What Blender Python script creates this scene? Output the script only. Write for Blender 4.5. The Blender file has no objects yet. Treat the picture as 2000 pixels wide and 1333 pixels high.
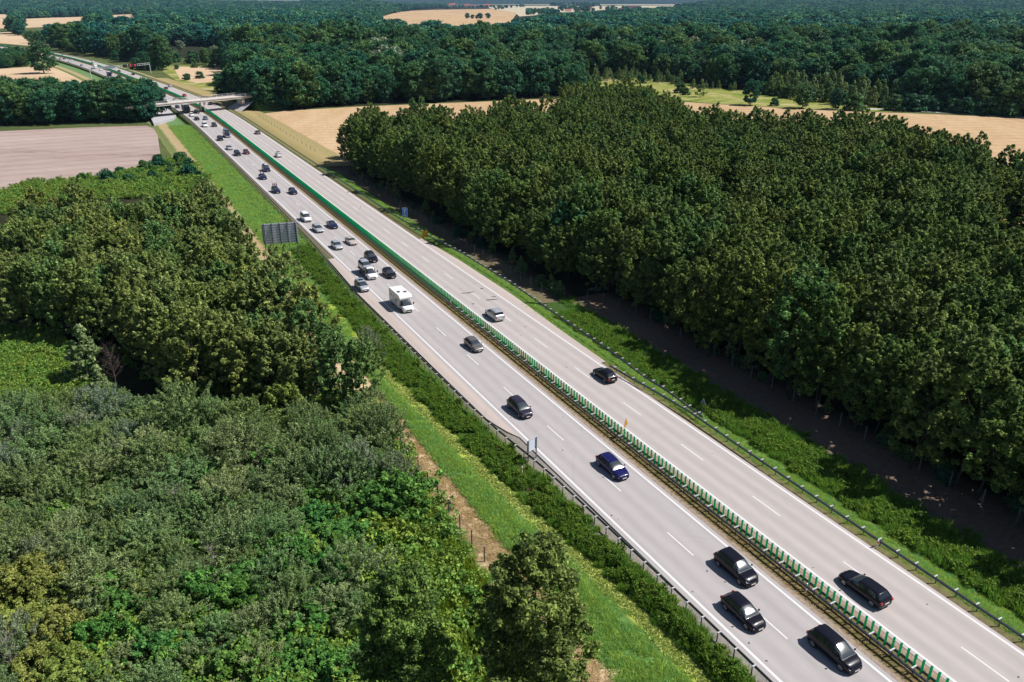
import bpy, bmesh, math, random
import numpy as np
from mathutils import Vector, Matrix

SC = bpy.context.scene
COL = SC.collection
RNG = random.Random(7)
PI = math.pi

# ------------------------------------------------------------------ camera and frames
F, PITCH, HC = 1500.0, 0.417438, 49.0          # focal (px of a 2000 px wide picture), pitch, height over the road
GZ = -1.5                                      # level of the land around the embankment
HEAD = 0.486326
ND = np.array([math.cos(HEAD), math.sin(HEAD)])
DD = np.array([-math.sin(HEAD), math.cos(HEAD)])
OFF, RR, S0 = 49.3094, 2600.0, 340.0

def P(u, v, z=GZ):
    """point of the plane at height z that the photograph shows at pixel u, v"""
    x = (u - 1000) / F; y = -(v - 666.5) / F
    dy = math.cos(PITCH) + y * math.sin(PITCH); dz = -math.sin(PITCH) + y * math.cos(PITCH)
    t = -(HC - z) / dz
    return (x * t, dy * t)

def proj(x, y, z):
    zz = z - HC
    d = y * math.cos(PITCH) - zz * math.sin(PITCH)
    up = y * math.sin(PITCH) + zz * math.cos(PITCH)
    if d < 1: return (-9999, -9999, d)
    return (1000 + F * x / d, 666.5 - F * up / d, d)

def shift(s):
    t = min(1, max(0, (s - 380) / 260)); return -8 * t * t * (3 - 2 * t)

def Rd(s, l, z=0.0):
    """road frame: s metres along the motorway, l metres to the right of the median"""
    l = l + shift(s)
    if s > S0:
        a = (s - S0) / RR; r = l + RR
        ss = S0 + r * math.sin(a); ll = r * math.cos(a) - RR
    else: ss, ll = s, l
    X = DD * ss + ND * (ll + OFF)
    return Vector((X[0], X[1], z))

def heading(s):
    a = Rd(s - .5, 0); b = Rd(s + .5, 0)
    return math.atan2(b.y - a.y, b.x - a.x)

def SL(x, y):
    X = np.array([x, y]); s, l = float(X @ DD), float(X @ ND) - OFF
    if s > S0:
        a = math.atan2(s - S0, l + RR); r = math.hypot(s - S0, l + RR); s, l = S0 + RR * a, r - RR
    return s, l - shift(s)

def lerp(tab, x):
    if x <= tab[0][0]: return tab[0][1]
    for (a, b), (c, d) in zip(tab, tab[1:]):
        if x <= c: return b + (d - b) * (x - a) / (c - a)
    return tab[-1][1]

def inpoly(p, poly):
    x, y = p; c = False; j = len(poly) - 1
    for i in range(len(poly)):
        xi, yi = poly[i][0], poly[i][1]; xj, yj = poly[j][0], poly[j][1]
        if (yi > y) != (yj > y) and x < (xj - xi) * (y - yi) / (yj - yi) + xi: c = not c
        j = i
    return c

# ------------------------------------------------------------------ object helpers
def tag(o, label=None, cat=None, group=None, kind=None):
    if label: o['label'] = label
    if cat: o['category'] = cat
    if group: o['group'] = group
    if kind: o['kind'] = kind
    return o

def empty(name, loc=(0, 0, 0), rz=0.0):
    o = bpy.data.objects.new(name, None); COL.objects.link(o)
    o.location = loc; o.rotation_euler = (0, 0, rz); o.empty_display_size = .5
    return o

def dup(o, parent=None):
    c = o.copy(); COL.objects.link(c)
    if parent is not None: c.parent = parent
    for ch in list(o.children): dup(ch, c)
    return c

class MB:
    def __init__(s): s.v = []; s.f = []; s.uv = []; s.mi = []
    def quad(s, pts, mi=0):
        b = len(s.v); s.v += [tuple(p) for p in pts]; s.f.append(tuple(range(b, b + len(pts)))); s.mi.append(mi)
    def box(s, c, d, rz=0.0, mi=0, taper=1.0):
        cx, cy, cz = c; dx, dy, dz = d[0] / 2, d[1] / 2, d[2] / 2
        b = len(s.v); cs, sn = math.cos(rz), math.sin(rz)
        for k in (-1, 1):
            t = 1 if k < 0 else taper
            for (i, j) in ((-1, -1), (1, -1), (1, 1), (-1, 1)):
                x, y = i * dx * t, j * dy * t
                s.v.append((cx + x * cs - y * sn, cy + x * sn + y * cs, cz + k * dz))
        for q in ((3, 2, 1, 0), (4, 5, 6, 7), (0, 1, 5, 4), (1, 2, 6, 5), (2, 3, 7, 6), (3, 0, 4, 7)):
            s.f.append(tuple(b + i for i in q)); s.mi.append(mi)
    def tube(s, pts, rad, n=6, mi=0, cap=True):
        pts = [Vector(p) for p in pts]; b = len(s.v)
        if not isinstance(rad, (list, tuple)): rad = [rad] * len(pts)
        for i, p in enumerate(pts):
            t = (pts[min(i + 1, len(pts) - 1)] - pts[max(i - 1, 0)]).normalized()
            a = t.orthogonal().normalized() if abs(t.z) > .9 else t.cross(Vector((0, 0, 1))).normalized()
            c = t.cross(a)
            for k in range(n):
                w = 2 * PI * k / n
                s.v.append(tuple(p + (a * math.cos(w) + c * math.sin(w)) * rad[i]))
        for i in range(len(pts) - 1):
            for k in range(n):
                s.f.append((b + i * n + k, b + i * n + (k + 1) % n, b + (i + 1) * n + (k + 1) % n, b + (i + 1) * n + k)); s.mi.append(mi)
        if cap:
            e = b + (len(pts) - 1) * n
            s.f.append(tuple(e + k for k in range(n))); s.mi.append(mi)
            s.f.append(tuple(b + k for k in reversed(range(n)))); s.mi.append(mi)
    def cyl(s, c, axis, r, h, n=16, mi=0, r2=None):
        c = Vector(c); a = Vector(axis).normalized()
        s.tube([c - a * h / 2, c + a * h / 2], [r, r if r2 is None else r2], n, mi)
    def prism(s, prof, y0, y1, mi=0):
        """side outline (x, z) pulled from y0 to y1"""
        b = len(s.v); n = len(prof)
        s.v += [(x, y0, z) for x, z in prof] + [(x, y1, z) for x, z in prof]
        s.f.append(tuple(b + i for i in range(n))); s.mi.append(mi)
        s.f.append(tuple(b + n + i for i in reversed(range(n)))); s.mi.append(mi)
        for i in range(n):
            j = (i + 1) % n; s.f.append((b + j, b + i, b + n + i, b + n + j)); s.mi.append(mi)
    def build(s, name, mat, parent=None, smooth=False, bevel=0.0):
        me = bpy.data.meshes.new(name); me.from_pydata(s.v, [], s.f)
        for m in (mat if isinstance(mat, (list, tuple)) else [mat]): me.materials.append(m)
        if any(s.mi): me.polygons.foreach_set('material_index', s.mi)
        bm = bmesh.new(); bm.from_mesh(me)
        if bevel:
            bmesh.ops.bevel(bm, geom=list(bm.edges), offset=bevel, segments=2, affect='EDGES', profile=.6)
        bmesh.ops.recalc_face_normals(bm, faces=bm.faces); bm.to_mesh(me); bm.free()
        if smooth: me.polygons.foreach_set('use_smooth', [True] * len(me.polygons))
        me.update()
        o = bpy.data.objects.new(name, me); COL.objects.link(o)
        if parent is not None: o.parent = parent
        return o

# ------------------------------------------------------------------ materials
def new_mat(name):
    m = bpy.data.materials.new(name); m.use_nodes = True
    nt = m.node_tree; return m, nt, nt.nodes, nt.links, nt.nodes['Principled BSDF']

def flat(name, col, rough=.6, metal=0.0, spec=.4, noise=.12, scale=3.0, coat=0.0, emit=None):
    m, nt, N, L, b = new_mat(name)
    b.inputs['Roughness'].default_value = rough; b.inputs['Metallic'].default_value = metal
    b.inputs['Specular IOR Level'].default_value = spec; b.inputs['Coat Weight'].default_value = coat
    b.inputs['Coat Roughness'].default_value = .04
    tc = N.new('ShaderNodeTexCoord'); nz = N.new('ShaderNodeTexNoise'); nz.inputs['Scale'].default_value = scale
    nz.inputs['Detail'].default_value = 5
    L.new(tc.outputs['Object'], nz.inputs['Vector'])
    mx = N.new('ShaderNodeMix'); mx.data_type = 'RGBA'
    L.new(nz.outputs['Fac'], mx.inputs['Factor'])
    mx.inputs[6].default_value = (*[c * (1 - noise) for c in col], 1); mx.inputs[7].default_value = (*[min(1, c * (1 + noise)) for c in col], 1)
    L.new(mx.outputs[2], b.inputs['Base Color'])
    if emit:
        b.inputs['Emission Color'].default_value = (*emit[0], 1); b.inputs['Emission Strength'].default_value = emit[1]
    return m

def ramp(N, stops, interp='LINEAR'):
    r = N.new('ShaderNodeValToRGB'); r.color_ramp.interpolation = interp
    e = r.color_ramp.elements
    while len(e) < len(stops): e.new(.5)
    for i, (p, c) in enumerate(stops):
        e[i].position = p; e[i].color = (*c, 1)
    return r

def leaf_mat(name, dark, light, hues, trans=.3, sat=1.0):
    """dark/light: spread of leaves within one crown; hues: spread between plants"""
    m, nt, N, L, b = new_mat(name)
    b.inputs['Roughness'].default_value = .6; b.inputs['Specular IOR Level'].default_value = .14
    at = N.new('ShaderNodeAttribute'); at.attribute_name = 'tint'
    oi = N.new('ShaderNodeObjectInfo')
    mx = N.new('ShaderNodeMix'); mx.data_type = 'RGBA'
    L.new(at.outputs['Fac'], mx.inputs['Factor']); mx.inputs[6].default_value = (*dark, 1); mx.inputs[7].default_value = (*light, 1)
    n = len(hues); r = ramp(N, [(i / max(1, n - 1), h) for i, h in enumerate(hues)])
    L.new(oi.outputs['Random'], r.inputs['Fac'])
    mu = N.new('ShaderNodeMix'); mu.data_type = 'RGBA'; mu.blend_type = 'MULTIPLY'; mu.inputs['Factor'].default_value = 1
    L.new(mx.outputs[2], mu.inputs[6]); L.new(r.outputs['Color'], mu.inputs[7])
    L.new(mu.outputs[2], b.inputs['Base Color'])
    tr = N.new('ShaderNodeBsdfTranslucent'); L.new(mu.outputs[2], tr.inputs['Color'])
    ms = N.new('ShaderNodeMixShader'); ms.inputs[0].default_value = trans
    L.new(b.outputs[0], ms.inputs[1]); L.new(tr.outputs[0], ms.inputs[2])
    L.new(ms.outputs[0], N['Material Output'].inputs['Surface'])
    return m

def ground_mat(name, cols, scales=(.02, .25, 2.0), rough=.95, bump=.3, coord='Object', stretch=(1, 1, 1), rot=0.0, fine=.35, rows=None):
    """patchy earth or vegetation: cols are dark..light stops"""
    m, nt, N, L, b = new_mat(name)
    b.inputs['Roughness'].default_value = rough; b.inputs['Specular IOR Level'].default_value = .1
    tc = N.new('ShaderNodeTexCoord'); mp = N.new('ShaderNodeMapping'); mp.inputs['Scale'].default_value = stretch
    mp.inputs['Rotation'].default_value = (0, 0, rot)
    L.new(tc.outputs[coord], mp.inputs['Vector'])
    outs = []
    for sc, det in zip(scales, (4, 5, 6)):
        nz = N.new('ShaderNodeTexNoise'); nz.inputs['Scale'].default_value = sc; nz.inputs['Detail'].default_value = det
        nz.inputs['Roughness'].default_value = .6
        L.new(mp.outputs[0], nz.inputs['Vector']); outs.append(nz.outputs['Fac'])
    a = N.new('ShaderNodeMix'); a.inputs['Factor'].default_value = .5; L.new(outs[0], a.inputs[2]); L.new(outs[1], a.inputs[3])
    c = N.new('ShaderNodeMix'); c.inputs['Factor'].default_value = fine; L.new(a.outputs[0], c.inputs[2]); L.new(outs[2], c.inputs[3])
    n = len(cols); r = ramp(N, [(.36 + .28 * i / max(1, n - 1), k) for i, k in enumerate(cols)])
    L.new(c.outputs[0], r.inputs['Fac']); L.new(r.outputs['Color'], b.inputs['Base Color'])
    if rows:    # tractor lines: rows = (angle, spacing in metres, strength)
        m2 = N.new('ShaderNodeMapping'); m2.inputs['Rotation'].default_value = (0, 0, rows[0]); L.new(tc.outputs[coord], m2.inputs['Vector'])
        wv = N.new('ShaderNodeTexWave'); wv.inputs['Scale'].default_value = .314 / rows[1]; wv.inputs['Distortion'].default_value = 1.2; wv.inputs['Detail'].default_value = 3; wv.inputs['Detail Scale'].default_value = .6
        L.new(m2.outputs[0], wv.inputs['Vector'])
        wr = ramp(N, [(0, (1 - rows[2],) * 3), (.25, (1, 1, 1)), (.9, (1, 1, 1)), (1, (1 + rows[2] * .6,) * 3)]); L.new(wv.outputs['Fac'], wr.inputs['Fac'])
        mm = N.new('ShaderNodeMix'); mm.data_type = 'RGBA'; mm.blend_type = 'MULTIPLY'; mm.inputs['Factor'].default_value = 1
        L.new(r.outputs['Color'], mm.inputs[6]); L.new(wr.outputs['Color'], mm.inputs[7]); L.new(mm.outputs[2], b.inputs['Base Color'])
    if bump:
        bp = N.new('ShaderNodeBump'); bp.inputs['Strength'].default_value = bump; bp.inputs['Distance'].default_value = .15
        L.new(outs[2], bp.inputs['Height']); L.new(bp.outputs[0], b.inputs['Normal'])
    return m

def zone_mat(name, stops, jitter=.12, rough=.95):
    """verge profile: UV.x runs across the verge from the road to the land, UV.y along it in metres"""
    m, nt, N, L, b = new_mat(name)
    b.inputs['Roughness'].default_value = rough; b.inputs['Specular IOR Level'].default_value = .1
    uv = N.new('ShaderNodeUVMap'); uv.uv_map = 'UVMap'; sx = N.new('ShaderNodeSeparateXYZ'); L.new(uv.outputs[0], sx.inputs[0])
    tc = N.new('ShaderNodeTexCoord')
    def noise(sc, det=5):
        nz = N.new('ShaderNodeTexNoise'); nz.inputs['Scale'].default_value = sc; nz.inputs['Detail'].default_value = det
        L.new(tc.outputs['Object'], nz.inputs['Vector']); return nz.outputs['Fac']
    n1, n2, n3 = noise(.35), noise(2.2), noise(9)
    def madd(a, k, c):
        q = N.new('ShaderNodeMath'); q.operation = 'MULTIPLY_ADD'; L.new(a, q.inputs[0]); q.inputs[1].default_value = k
        if isinstance(c, (int, float)): q.inputs[2].default_value = c
        else: L.new(c, q.inputs[2])
        return q.outputs[0]
    t = madd(n1, jitter, sx.outputs['X']); t = madd(n2, jitter * .7, t); t = madd(n3, jitter * .3, t)
    q = N.new('ShaderNodeMath'); q.operation = 'SUBTRACT'; L.new(t, q.inputs[0]); q.inputs[1].default_value = jitter * 1.0
    r = ramp(N, stops); L.new(q.outputs[0], r.inputs['Fac'])
    hv = N.new('ShaderNodeHueSaturation'); L.new(r.outputs['Color'], hv.inputs['Color'])
    v = madd(n2, .9, .3); v2 = madd(n3, .6, v); vv = madd(v2, 1.0, -.08); L.new(vv, hv.inputs['Value'])
    L.new(hv.outputs[0], b.inputs['Base Color'])
    bp = N.new('ShaderNodeBump'); bp.inputs['Strength'].default_value = .5; bp.inputs['Distance'].default_value = .2
    L.new(n3, bp.inputs['Height']); L.new(bp.outputs[0], b.inputs['Normal'])
    return m

def road_mat(name, base, streak=.16):
    m, nt, N, L, b = new_mat(name)
    b.inputs['Roughness'].default_value = .85; b.inputs['Specular IOR Level'].default_value = .25
    uv = N.new('ShaderNodeUVMap'); uv.uv_map = 'UVMap'
    def noise(scale, vec, det=6, rough=.6):
        mp = N.new('ShaderNodeMapping'); mp.inputs['Scale'].default_value = vec; L.new(uv.outputs[0], mp.inputs['Vector'])
        nz = N.new('ShaderNodeTexNoise'); nz.inputs['Scale'].default_value = scale; nz.inputs['Detail'].default_value = det
        nz.inputs['Roughness'].default_value = rough
        L.new(mp.outputs[0], nz.inputs['Vector']); return nz.outputs['Fac']
    ln = noise(1.0, (.8, .012, 1), 4); big = noise(1.0, (.06, .03, 1), 3); fine = noise(14, (1, 1, 1), 6, .7); blot = noise(1.1, (.9, .5, 1), 4)
    def mix(a, b_, f):
        q = N.new('ShaderNodeMix'); q.inputs['Factor'].default_value = f; L.new(a, q.inputs[2]); L.new(b_, q.inputs[3]); return q.outputs[0]
    t = mix(mix(ln, big, .4), mix(fine, blot, .5), .4)
    r = ramp(N, [(.3, [c * (1 - streak) for c in base]), (.5, base), (.72, [min(1, c * (1 + streak * .8)) * k for c, k in zip(base, (1.03, 1.0, .98))])])
    sx = N.new('ShaderNodeSeparateXYZ'); L.new(uv.outputs[0], sx.inputs[0])
    q1 = N.new('ShaderNodeMath'); q1.operation = 'MULTIPLY_ADD'; L.new(sx.outputs['X'], q1.inputs[0]); q1.inputs[1].default_value = 2 * PI / 1.875; q1.inputs[2].default_value = -2 * PI / 1.875 * 6.04
    q2 = N.new('ShaderNodeMath'); q2.operation = 'COSINE'; L.new(q1.outputs[0], q2.inputs[0])
    q3 = N.new('ShaderNodeMath'); q3.operation = 'MULTIPLY'; L.new(q2.outputs[0], q3.inputs[0]); L.new(ln, q3.inputs[1])
    q4 = N.new('ShaderNodeMath'); q4.operation = 'MULTIPLY_ADD'; L.new(q3.outputs[0], q4.inputs[0]); q4.inputs[1].default_value = .16; L.new(t, q4.inputs[2]); t = q4.outputs[0]
    L.new(t, r.inputs['Fac'])
    # thin cracks and sealed seams
    mp = N.new('ShaderNodeMapping'); mp.inputs['Scale'].default_value = (.28, .055, 1); L.new(uv.outputs[0], mp.inputs['Vector'])
    vo = N.new('ShaderNodeTexVoronoi'); vo.feature = 'DISTANCE_TO_EDGE'; vo.inputs['Scale'].default_value = 1; L.new(mp.outputs[0], vo.inputs['Vector'])
    cr = ramp(N, [(0, (.66, .66, .68)), (.006, (.86, .86, .87)), (.014, (1, 1, 1))]); L.new(vo.outputs['Distance'], cr.inputs['Fac'])
    mu = N.new('ShaderNodeMix'); mu.data_type = 'RGBA'; mu.blend_type = 'MULTIPLY'; mu.inputs['Factor'].default_value = .16
    L.new(r.outputs['Color'], mu.inputs[6]); L.new(cr.outputs['Color'], mu.inputs[7])
    L.new(mu.outputs[2], b.inputs['Base Color'])
    bp = N.new('ShaderNodeBump'); bp.inputs['Strength'].default_value = .12; bp.inputs['Distance'].default_value = .02
    L.new(fine, bp.inputs['Height']); L.new(bp.outputs[0], b.inputs['Normal'])
    return m

def paint_mat(name, col, metal=.0, rough=.28):
    m = flat(name, col, rough=rough, metal=metal, spec=.12, noise=.05, scale=2.0, coat=.35)
    return m

M = {}
M['road_l'] = road_mat('left_carriageway_concrete', (.375, .345, .340))
M['road_r'] = road_mat('right_carriageway_concrete', (.40, .36, .345))
M['layby'] = road_mat('lay_by_concrete', (.43, .365, .33), .12)
M['line'] = flat('road_marking_paint', (.64, .62, .61), .7, noise=.12, scale=1.5)
M['steel'] = flat('galvanised_steel', (.20, .21, .235), .5, .55, noise=.2, scale=1.2)
M['rail_dark'] = flat('weathered_rail_steel', (.115, .12, .145), .5, .45, noise=.25, scale=1.0)
M['spacer'] = flat('pale_galvanised_spacer', (.55, .55, .56), .55, .2)
M['slat'] = flat('green_plastic_slat', (.0, .60, .29), .45, noise=.12, scale=.8)
def glow_through(m, col, f):
    nt = m.node_tree; N, L = nt.nodes, nt.links; t = N.new('ShaderNodeBsdfTranslucent'); t.inputs[0].default_value = (*col, 1)
    ms = N.new('ShaderNodeMixShader'); ms.inputs[0].default_value = f
    L.new(N['Principled BSDF'].outputs[0], ms.inputs[1]); L.new(t.outputs[0], ms.inputs[2]); L.new(ms.outputs[0], N['Material Output'].inputs['Surface'])
glow_through(M['slat'], (.0, .72, .36), .55)
M['rubber'] = flat('tyre_rubber', (.018, .018, .02), .8)
M['rim'] = flat('alloy_rim', (.35, .35, .37), .35, .8)
M['windscreen'] = flat('sky_lit_windscreen_glass', (.035, .045, .055), .17, 0, .9, noise=0)
M['glass'] = flat('tinted_car_glass', (.012, .016, .02), .10, 0, .9, noise=0)
M['trim'] = flat('black_plastic_trim', (.02, .02, .022), .5)
M['lamp'] = flat('clear_headlamp', (.62, .64, .66), .12, .2, .9, noise=.05)
M['tail'] = flat('red_tail_lamp', (.35, .01, .012), .2, 0, .6)
M['plate'] = flat('number_plate_white', (.75, .75, .72), .5)
M['white'] = paint_mat('white_vehicle_paint', (.76, .76, .75))
M['silver'] = paint_mat('silver_vehicle_paint', (.52, .54, .57), .45, .3)
M['beige'] = paint_mat('champagne_vehicle_paint', (.55, .47, .42), .3, .3)
M['black'] = paint_mat('black_vehicle_paint', (.008, .008, .014))
M['navy'] = paint_mat('navy_blue_vehicle_paint', (.010, .011, .075))
M['darkblue'] = paint_mat('dark_blue_vehicle_paint', (.014, .018, .05))
M['plum'] = paint_mat('dark_plum_grey_vehicle_paint', (.028, .024, .042))
M['grey'] = paint_mat('grey_vehicle_paint', (.17, .155, .15), .4)
M['maroon'] = paint_mat('maroon_vehicle_paint', (.12, .03, .035))
M['red'] = paint_mat('red_vehicle_paint', (.42, .012, .02))
M['steelblue'] = paint_mat('steel_blue_vehicle_paint', (.13, .17, .24), .3)
M['boxwhite'] = flat('camper_panel_white', (.78, .77, .74), .35, noise=.03)
M['boxgrey'] = flat('lorry_box_grey', (.16, .17, .19), .5)
M['rooflight'] = flat('tinted_rooflight', (.10, .09, .13), .15)
M['concrete'] = flat('pale_concrete', (.58, .52, .47), .85, noise=.2, scale=.8)
M['paving'] = flat('slope_paving_concrete', (.42, .41, .42), .9, noise=.18, scale=1.4)
M['dull'] = flat('dull_sign_back', (.16, .18, .23), .5, .1, noise=.12, scale=1.2)
M['alu'] = flat('bare_aluminium_sign_back', (.66, .70, .80), .5, .05, noise=.12, scale=1.2)
M['sign_blue'] = flat('blue_sign_face', (.03, .24, .88), .5)
M['sign_white'] = flat('white_sign_face', (.75, .75, .75), .5)
M['sign_yellow'] = flat('yellow_sign_face', (.80, .56, .0), .5)
M['sign_orange'] = flat('amber_sign_face', (.58, .27, .012), .5)
M['sign_black'] = flat('black_sign_face', (.015, .014, .014), .5)
M['delin_red'] = flat('red_reflector', (.55, .03, .02), .4)
M['wood'] = flat('grey_fence_post', (.17, .16, .15), .8, noise=.25)
M['wire'] = flat('fence_wire', (.18, .18, .18), .5, .6)
M['bark'] = flat('grey_brown_bark', (.050, .042, .034), .9, noise=.35, scale=4)
M['deadwood'] = flat('bleached_dead_wood', (.34, .29, .26), .9, noise=.2)
M['browntwig'] = flat('brown_dead_twigs', (.10, .07, .06), .9, noise=.3)
M['roof'] = flat('red_roof_tiles', (.42, .10, .06), .8)
M['render'] = flat('pale_house_render', (.62, .58, .52), .8)
M['window'] = flat('house_window_pane', (.03, .035, .045), .15)
M['screen_red'] = flat('lit_red_signal', (.5, .02, .05), .5, emit=((1, .08, .18), .9))

W3 = (1, 1, 1)
M['alder'] = leaf_mat('alder_leaves', (.024, .050, .016), (.360, .480, .125), [(.72, .88, .78), (1, 1, 1), (1.12, 1.02, .85), (.66, .92, .95), (1.0, 1.0, .8), (.82, .96, .8)], trans=.36)
M['alder_l'] = leaf_mat('woodland_alder_leaves', (.030, .056, .017), (.500, .600, .180), [(.82, .92, .85), (1, 1, 1), (1.08, 1.02, .85), (.60, .92, .95), (1.0, 1, .8)], trans=.36)
M['willow'] = leaf_mat('willow_shrub_leaves', (.044, .080, .032), (.500, .610, .275), [(1.0, 1.0, .8), (.66, .92, .76), (1.15, 1.08, 1.0), (.8, .97, .9), (1.0, 1.02, .7), (.62, .9, .7), (1.2, 1.15, 1.12)], trans=.36)
M['silver_l'] = leaf_mat('silvery_willow_leaves', (.06, .10, .06), (.50, .55, .38), [(1, 1, .95), (.8, .95, .9), (1, .97, .8)])
M['bright'] = leaf_mat('bright_green_creeper_leaves', (.026, .095, .020), (.290, .560, .130), [(1, 1, 1), (.85, 1, .9), (1.2, 1.02, .8), (.70, .95, 1.05)], trans=.36)
M['lime'] = leaf_mat('lime_undergrowth_leaves', (.050, .105, .014), (.400, .560, .110), [(1, 1, 1), (.75, .95, .9), (1.1, 1.0, .8), (.6, .85, .9)])
M['yellowish'] = leaf_mat('yellowing_leaves', (.09, .11, .020), (.56, .58, .15), [(1, 1, 1), (.9, .97, .9), (.72, .95, .8)])
M['oak'] = leaf_mat('dense_broadleaf_leaves', (.006, .030, .016), (.150, .330, .140), [(.38, .76, .98), (.95, 1, .95), (1.5, 1.15, .75), (.40, .82, 1.1), (.8, 1, .95), (1.8, 1.4, .95), (.52, .9, .9), (1.0, 1.05, .85)])
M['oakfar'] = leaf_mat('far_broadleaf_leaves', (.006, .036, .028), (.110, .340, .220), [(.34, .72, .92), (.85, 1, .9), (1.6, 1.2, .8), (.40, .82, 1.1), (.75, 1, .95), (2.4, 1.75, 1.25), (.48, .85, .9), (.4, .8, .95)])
M['weed'] = leaf_mat('weed_leaves', (.028, .080, .008), (.340, .500, .070), [(1, 1, 1), (.8, .95, .9), (1.15, 1.05, .8)], trans=.4)
M['grassblade'] = leaf_mat('grass_blades', (.17, .32, .07), (.50, .70, .22), [(1, 1, 1), (.68, .95, 1.1), (1.35, 1.1, .6), (.95, 1, .8), (1.15, 1.02, .7), (.75, 1, 1)], trans=.45)
M['goldenrod'] = leaf_mat('tall_weed_leaves', (.07, .13, .010), (.42, .50, .05), [(1, 1, 1), (.7, .92, .9), (1.1, 1.05, .8)], trans=.45)
M['reed'] = leaf_mat('reed_blades', (.08, .17, .02), (.32, .52, .09), [(1, 1, 1), (.8, .97, .9), (1.12, 1.03, .8)], trans=.45)
M['straw'] = leaf_mat('straw_stalks', (.30, .21, .09), (.72, .56, .32), [(1, 1, 1), (1.05, 1, .9)])
M['duckweed'] = leaf_mat('duckweed_leaves', (.30, .36, .07), (.55, .58, .17), [(1, 1, 1), (.9, 1, 1)], trans=.1)

# ------------------------------------------------------------------ setting: land
def sheet(name, poly, mat, z, kind='structure', sub=0):
    me = bpy.data.meshes.new(name); bm = bmesh.new()
    vs = [bm.verts.new((p[0], p[1], z)) for p in poly]
    f = bm.faces.new(vs); bm.normal_update()
    if f.normal.z < 0: f.normal_flip()
    bmesh.ops.triangulate(bm, faces=bm.faces)
    bm.to_mesh(me); bm.free(); me.materials.append(mat)
    o = bpy.data.objects.new(name, me); COL.objects.link(o); o['kind'] = kind
    return o

land = ground_mat('open_land', [(.035, .055, .018), (.075, .10, .032), (.13, .135, .05)], (.004, .05, 1.2))
def grid_ground():
    """one sheet to the horizon, finer near the camera"""
    xs = [-30000, -12000, -5000, -2000, -900, -450, -200, -100, 0, 100, 200, 450, 900, 2000, 5000, 12000, 30000]
    ys = [-300, -50, 30, 80, 150, 250, 400, 700, 1200, 2200, 4500, 9000, 16000, 30000]
    me = bpy.data.meshes.new('ground'); v = [(x, y, GZ) for y in ys for x in xs]; n = len(xs)
    f = [(j * n + i, j * n + i + 1, (j + 1) * n + i + 1, (j + 1) * n + i) for j in range(len(ys) - 1) for i in range(n - 1)]
    me.from_pydata(v, [], f); me.materials.append(land)
    o = bpy.data.objects.new('ground', me); COL.objects.link(o); o['kind'] = 'structure'
grid_ground()

tan = ground_mat('stubble_field', [(.36, .235, .125), (.47, .32, .18), (.55, .40, .25)], (.012, .11, .9), stretch=(1, .22, 1), rot=.12, bump=.15, rows=(1.45, 7.0, .10))
tan2 = ground_mat('pale_stubble_field', [(.42, .29, .17), (.54, .39, .25), (.60, .46, .31)], (.008, .06, .6), stretch=(.3, 1, 1), bump=.1)
mauve = ground_mat('ploughed_field', [(.22, .155, .135), (.35, .26, .23), (.39, .31, .27), (.47, .38, .33)], (.014, .09, .7), stretch=(.22, 1, 1), rot=-.3, bump=.3, fine=.3, rows=(1.1, 9.0, .10))
meadow = ground_mat('dry_meadow', [(.05, .10, .018), (.14, .19, .03), (.22, .24, .05), (.40, .33, .16), (.48, .39, .24)], (.035, .11, .8), fine=.3)
lush = ground_mat('lush_bank', [(.045, .10, .022), (.085, .16, .04), (.13, .20, .06)], (.05, .4, 2.5))
shade_soil = ground_mat('shade_toned_woodland_floor', [(.012, .016, .009), (.025, .028, .013), (.04, .038, .02)], (.05, .4, 2.0))  # floor colours near black: shade between and under the crowns is painted in
farpale = ground_mat('far_pale_field', [(.40, .34, .25), (.50, .42, .30), (.44, .42, .26)], (.0008, .004, .05), bump=0)

def px(*pts): return [P(*p) for p in pts]

ploughed_poly = px((-500, 262), (0, 257), (180, 249), (288, 246), (300, 252), (308, 265), (313, 300), (311, 318), (200, 352), (60, 395), (-500, 420))
sheet('forest_floor', px((462, 214), (560, 213), (1130, 190), (1090, 150), (1200, 148), (1420, 175), (1800, 212), (2000, 229), (2900, 270), (3200, 14), (-800, 14), (-300, 26), (190, 60), (225, 96), (420, 122)), shade_soil, GZ + .02)
sheet('ploughed_field', ploughed_poly, mauve, GZ + .06)
stub_poly = px((488, 226), (560, 217), (700, 209), (850, 203), (1000, 197), (1130, 191), (1260, 195), (1450, 207), (1620, 217), (1720, 220), (1850, 225), (2000, 232), (2700, 262), (2700, 560), (1500, 360), (1000, 330), (800, 320), (655, 318), (632, 303), (560, 262), (505, 228))
sheet('stubble_field', stub_poly, tan, GZ + .05)
sheet('far_stubble_field', px((735, 34), (790, 22), (850, 19.5), (990, 17.5), (1010, 26), (1000, 40), (990, 62), (860, 60), (740, 55)), tan, GZ + .10)
sheet('roadside_field', px((-300, 52), (0, 64), (32, 62), (48, 76), (95, 84), (98, 93), (0, 85), (-300, 74)), tan2, GZ + .05)
sheet('narrow_field', px((-60, 28), (24, 28.5), (20, 55), (-60, 60)), tan2, GZ + .06)
sheet('strip_field', px((34, 38), (100, 35), (172, 33), (176, 48), (34, 56)), tan2, GZ + .05)
sheet('glade_field', px((215, 30), (262, 28), (275, 37), (215, 40)), tan2, GZ + .05)
sheet('mown_field', px((-300, 140), (0, 135), (60, 131), (100, 131), (120, 135), (165, 148), (176, 200), (-300, 215)), tan2, GZ + .05)
sheet('dry_meadow', px((338, 131), (428, 132), (440, 147), (424, 160), (385, 163), (352, 156)), tan2, GZ + .12)
sheet('meadow', px((320, 128), (430, 130), (445, 150), (430, 178), (400, 176), (350, 162), (318, 140)), meadow, GZ + .05)
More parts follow.
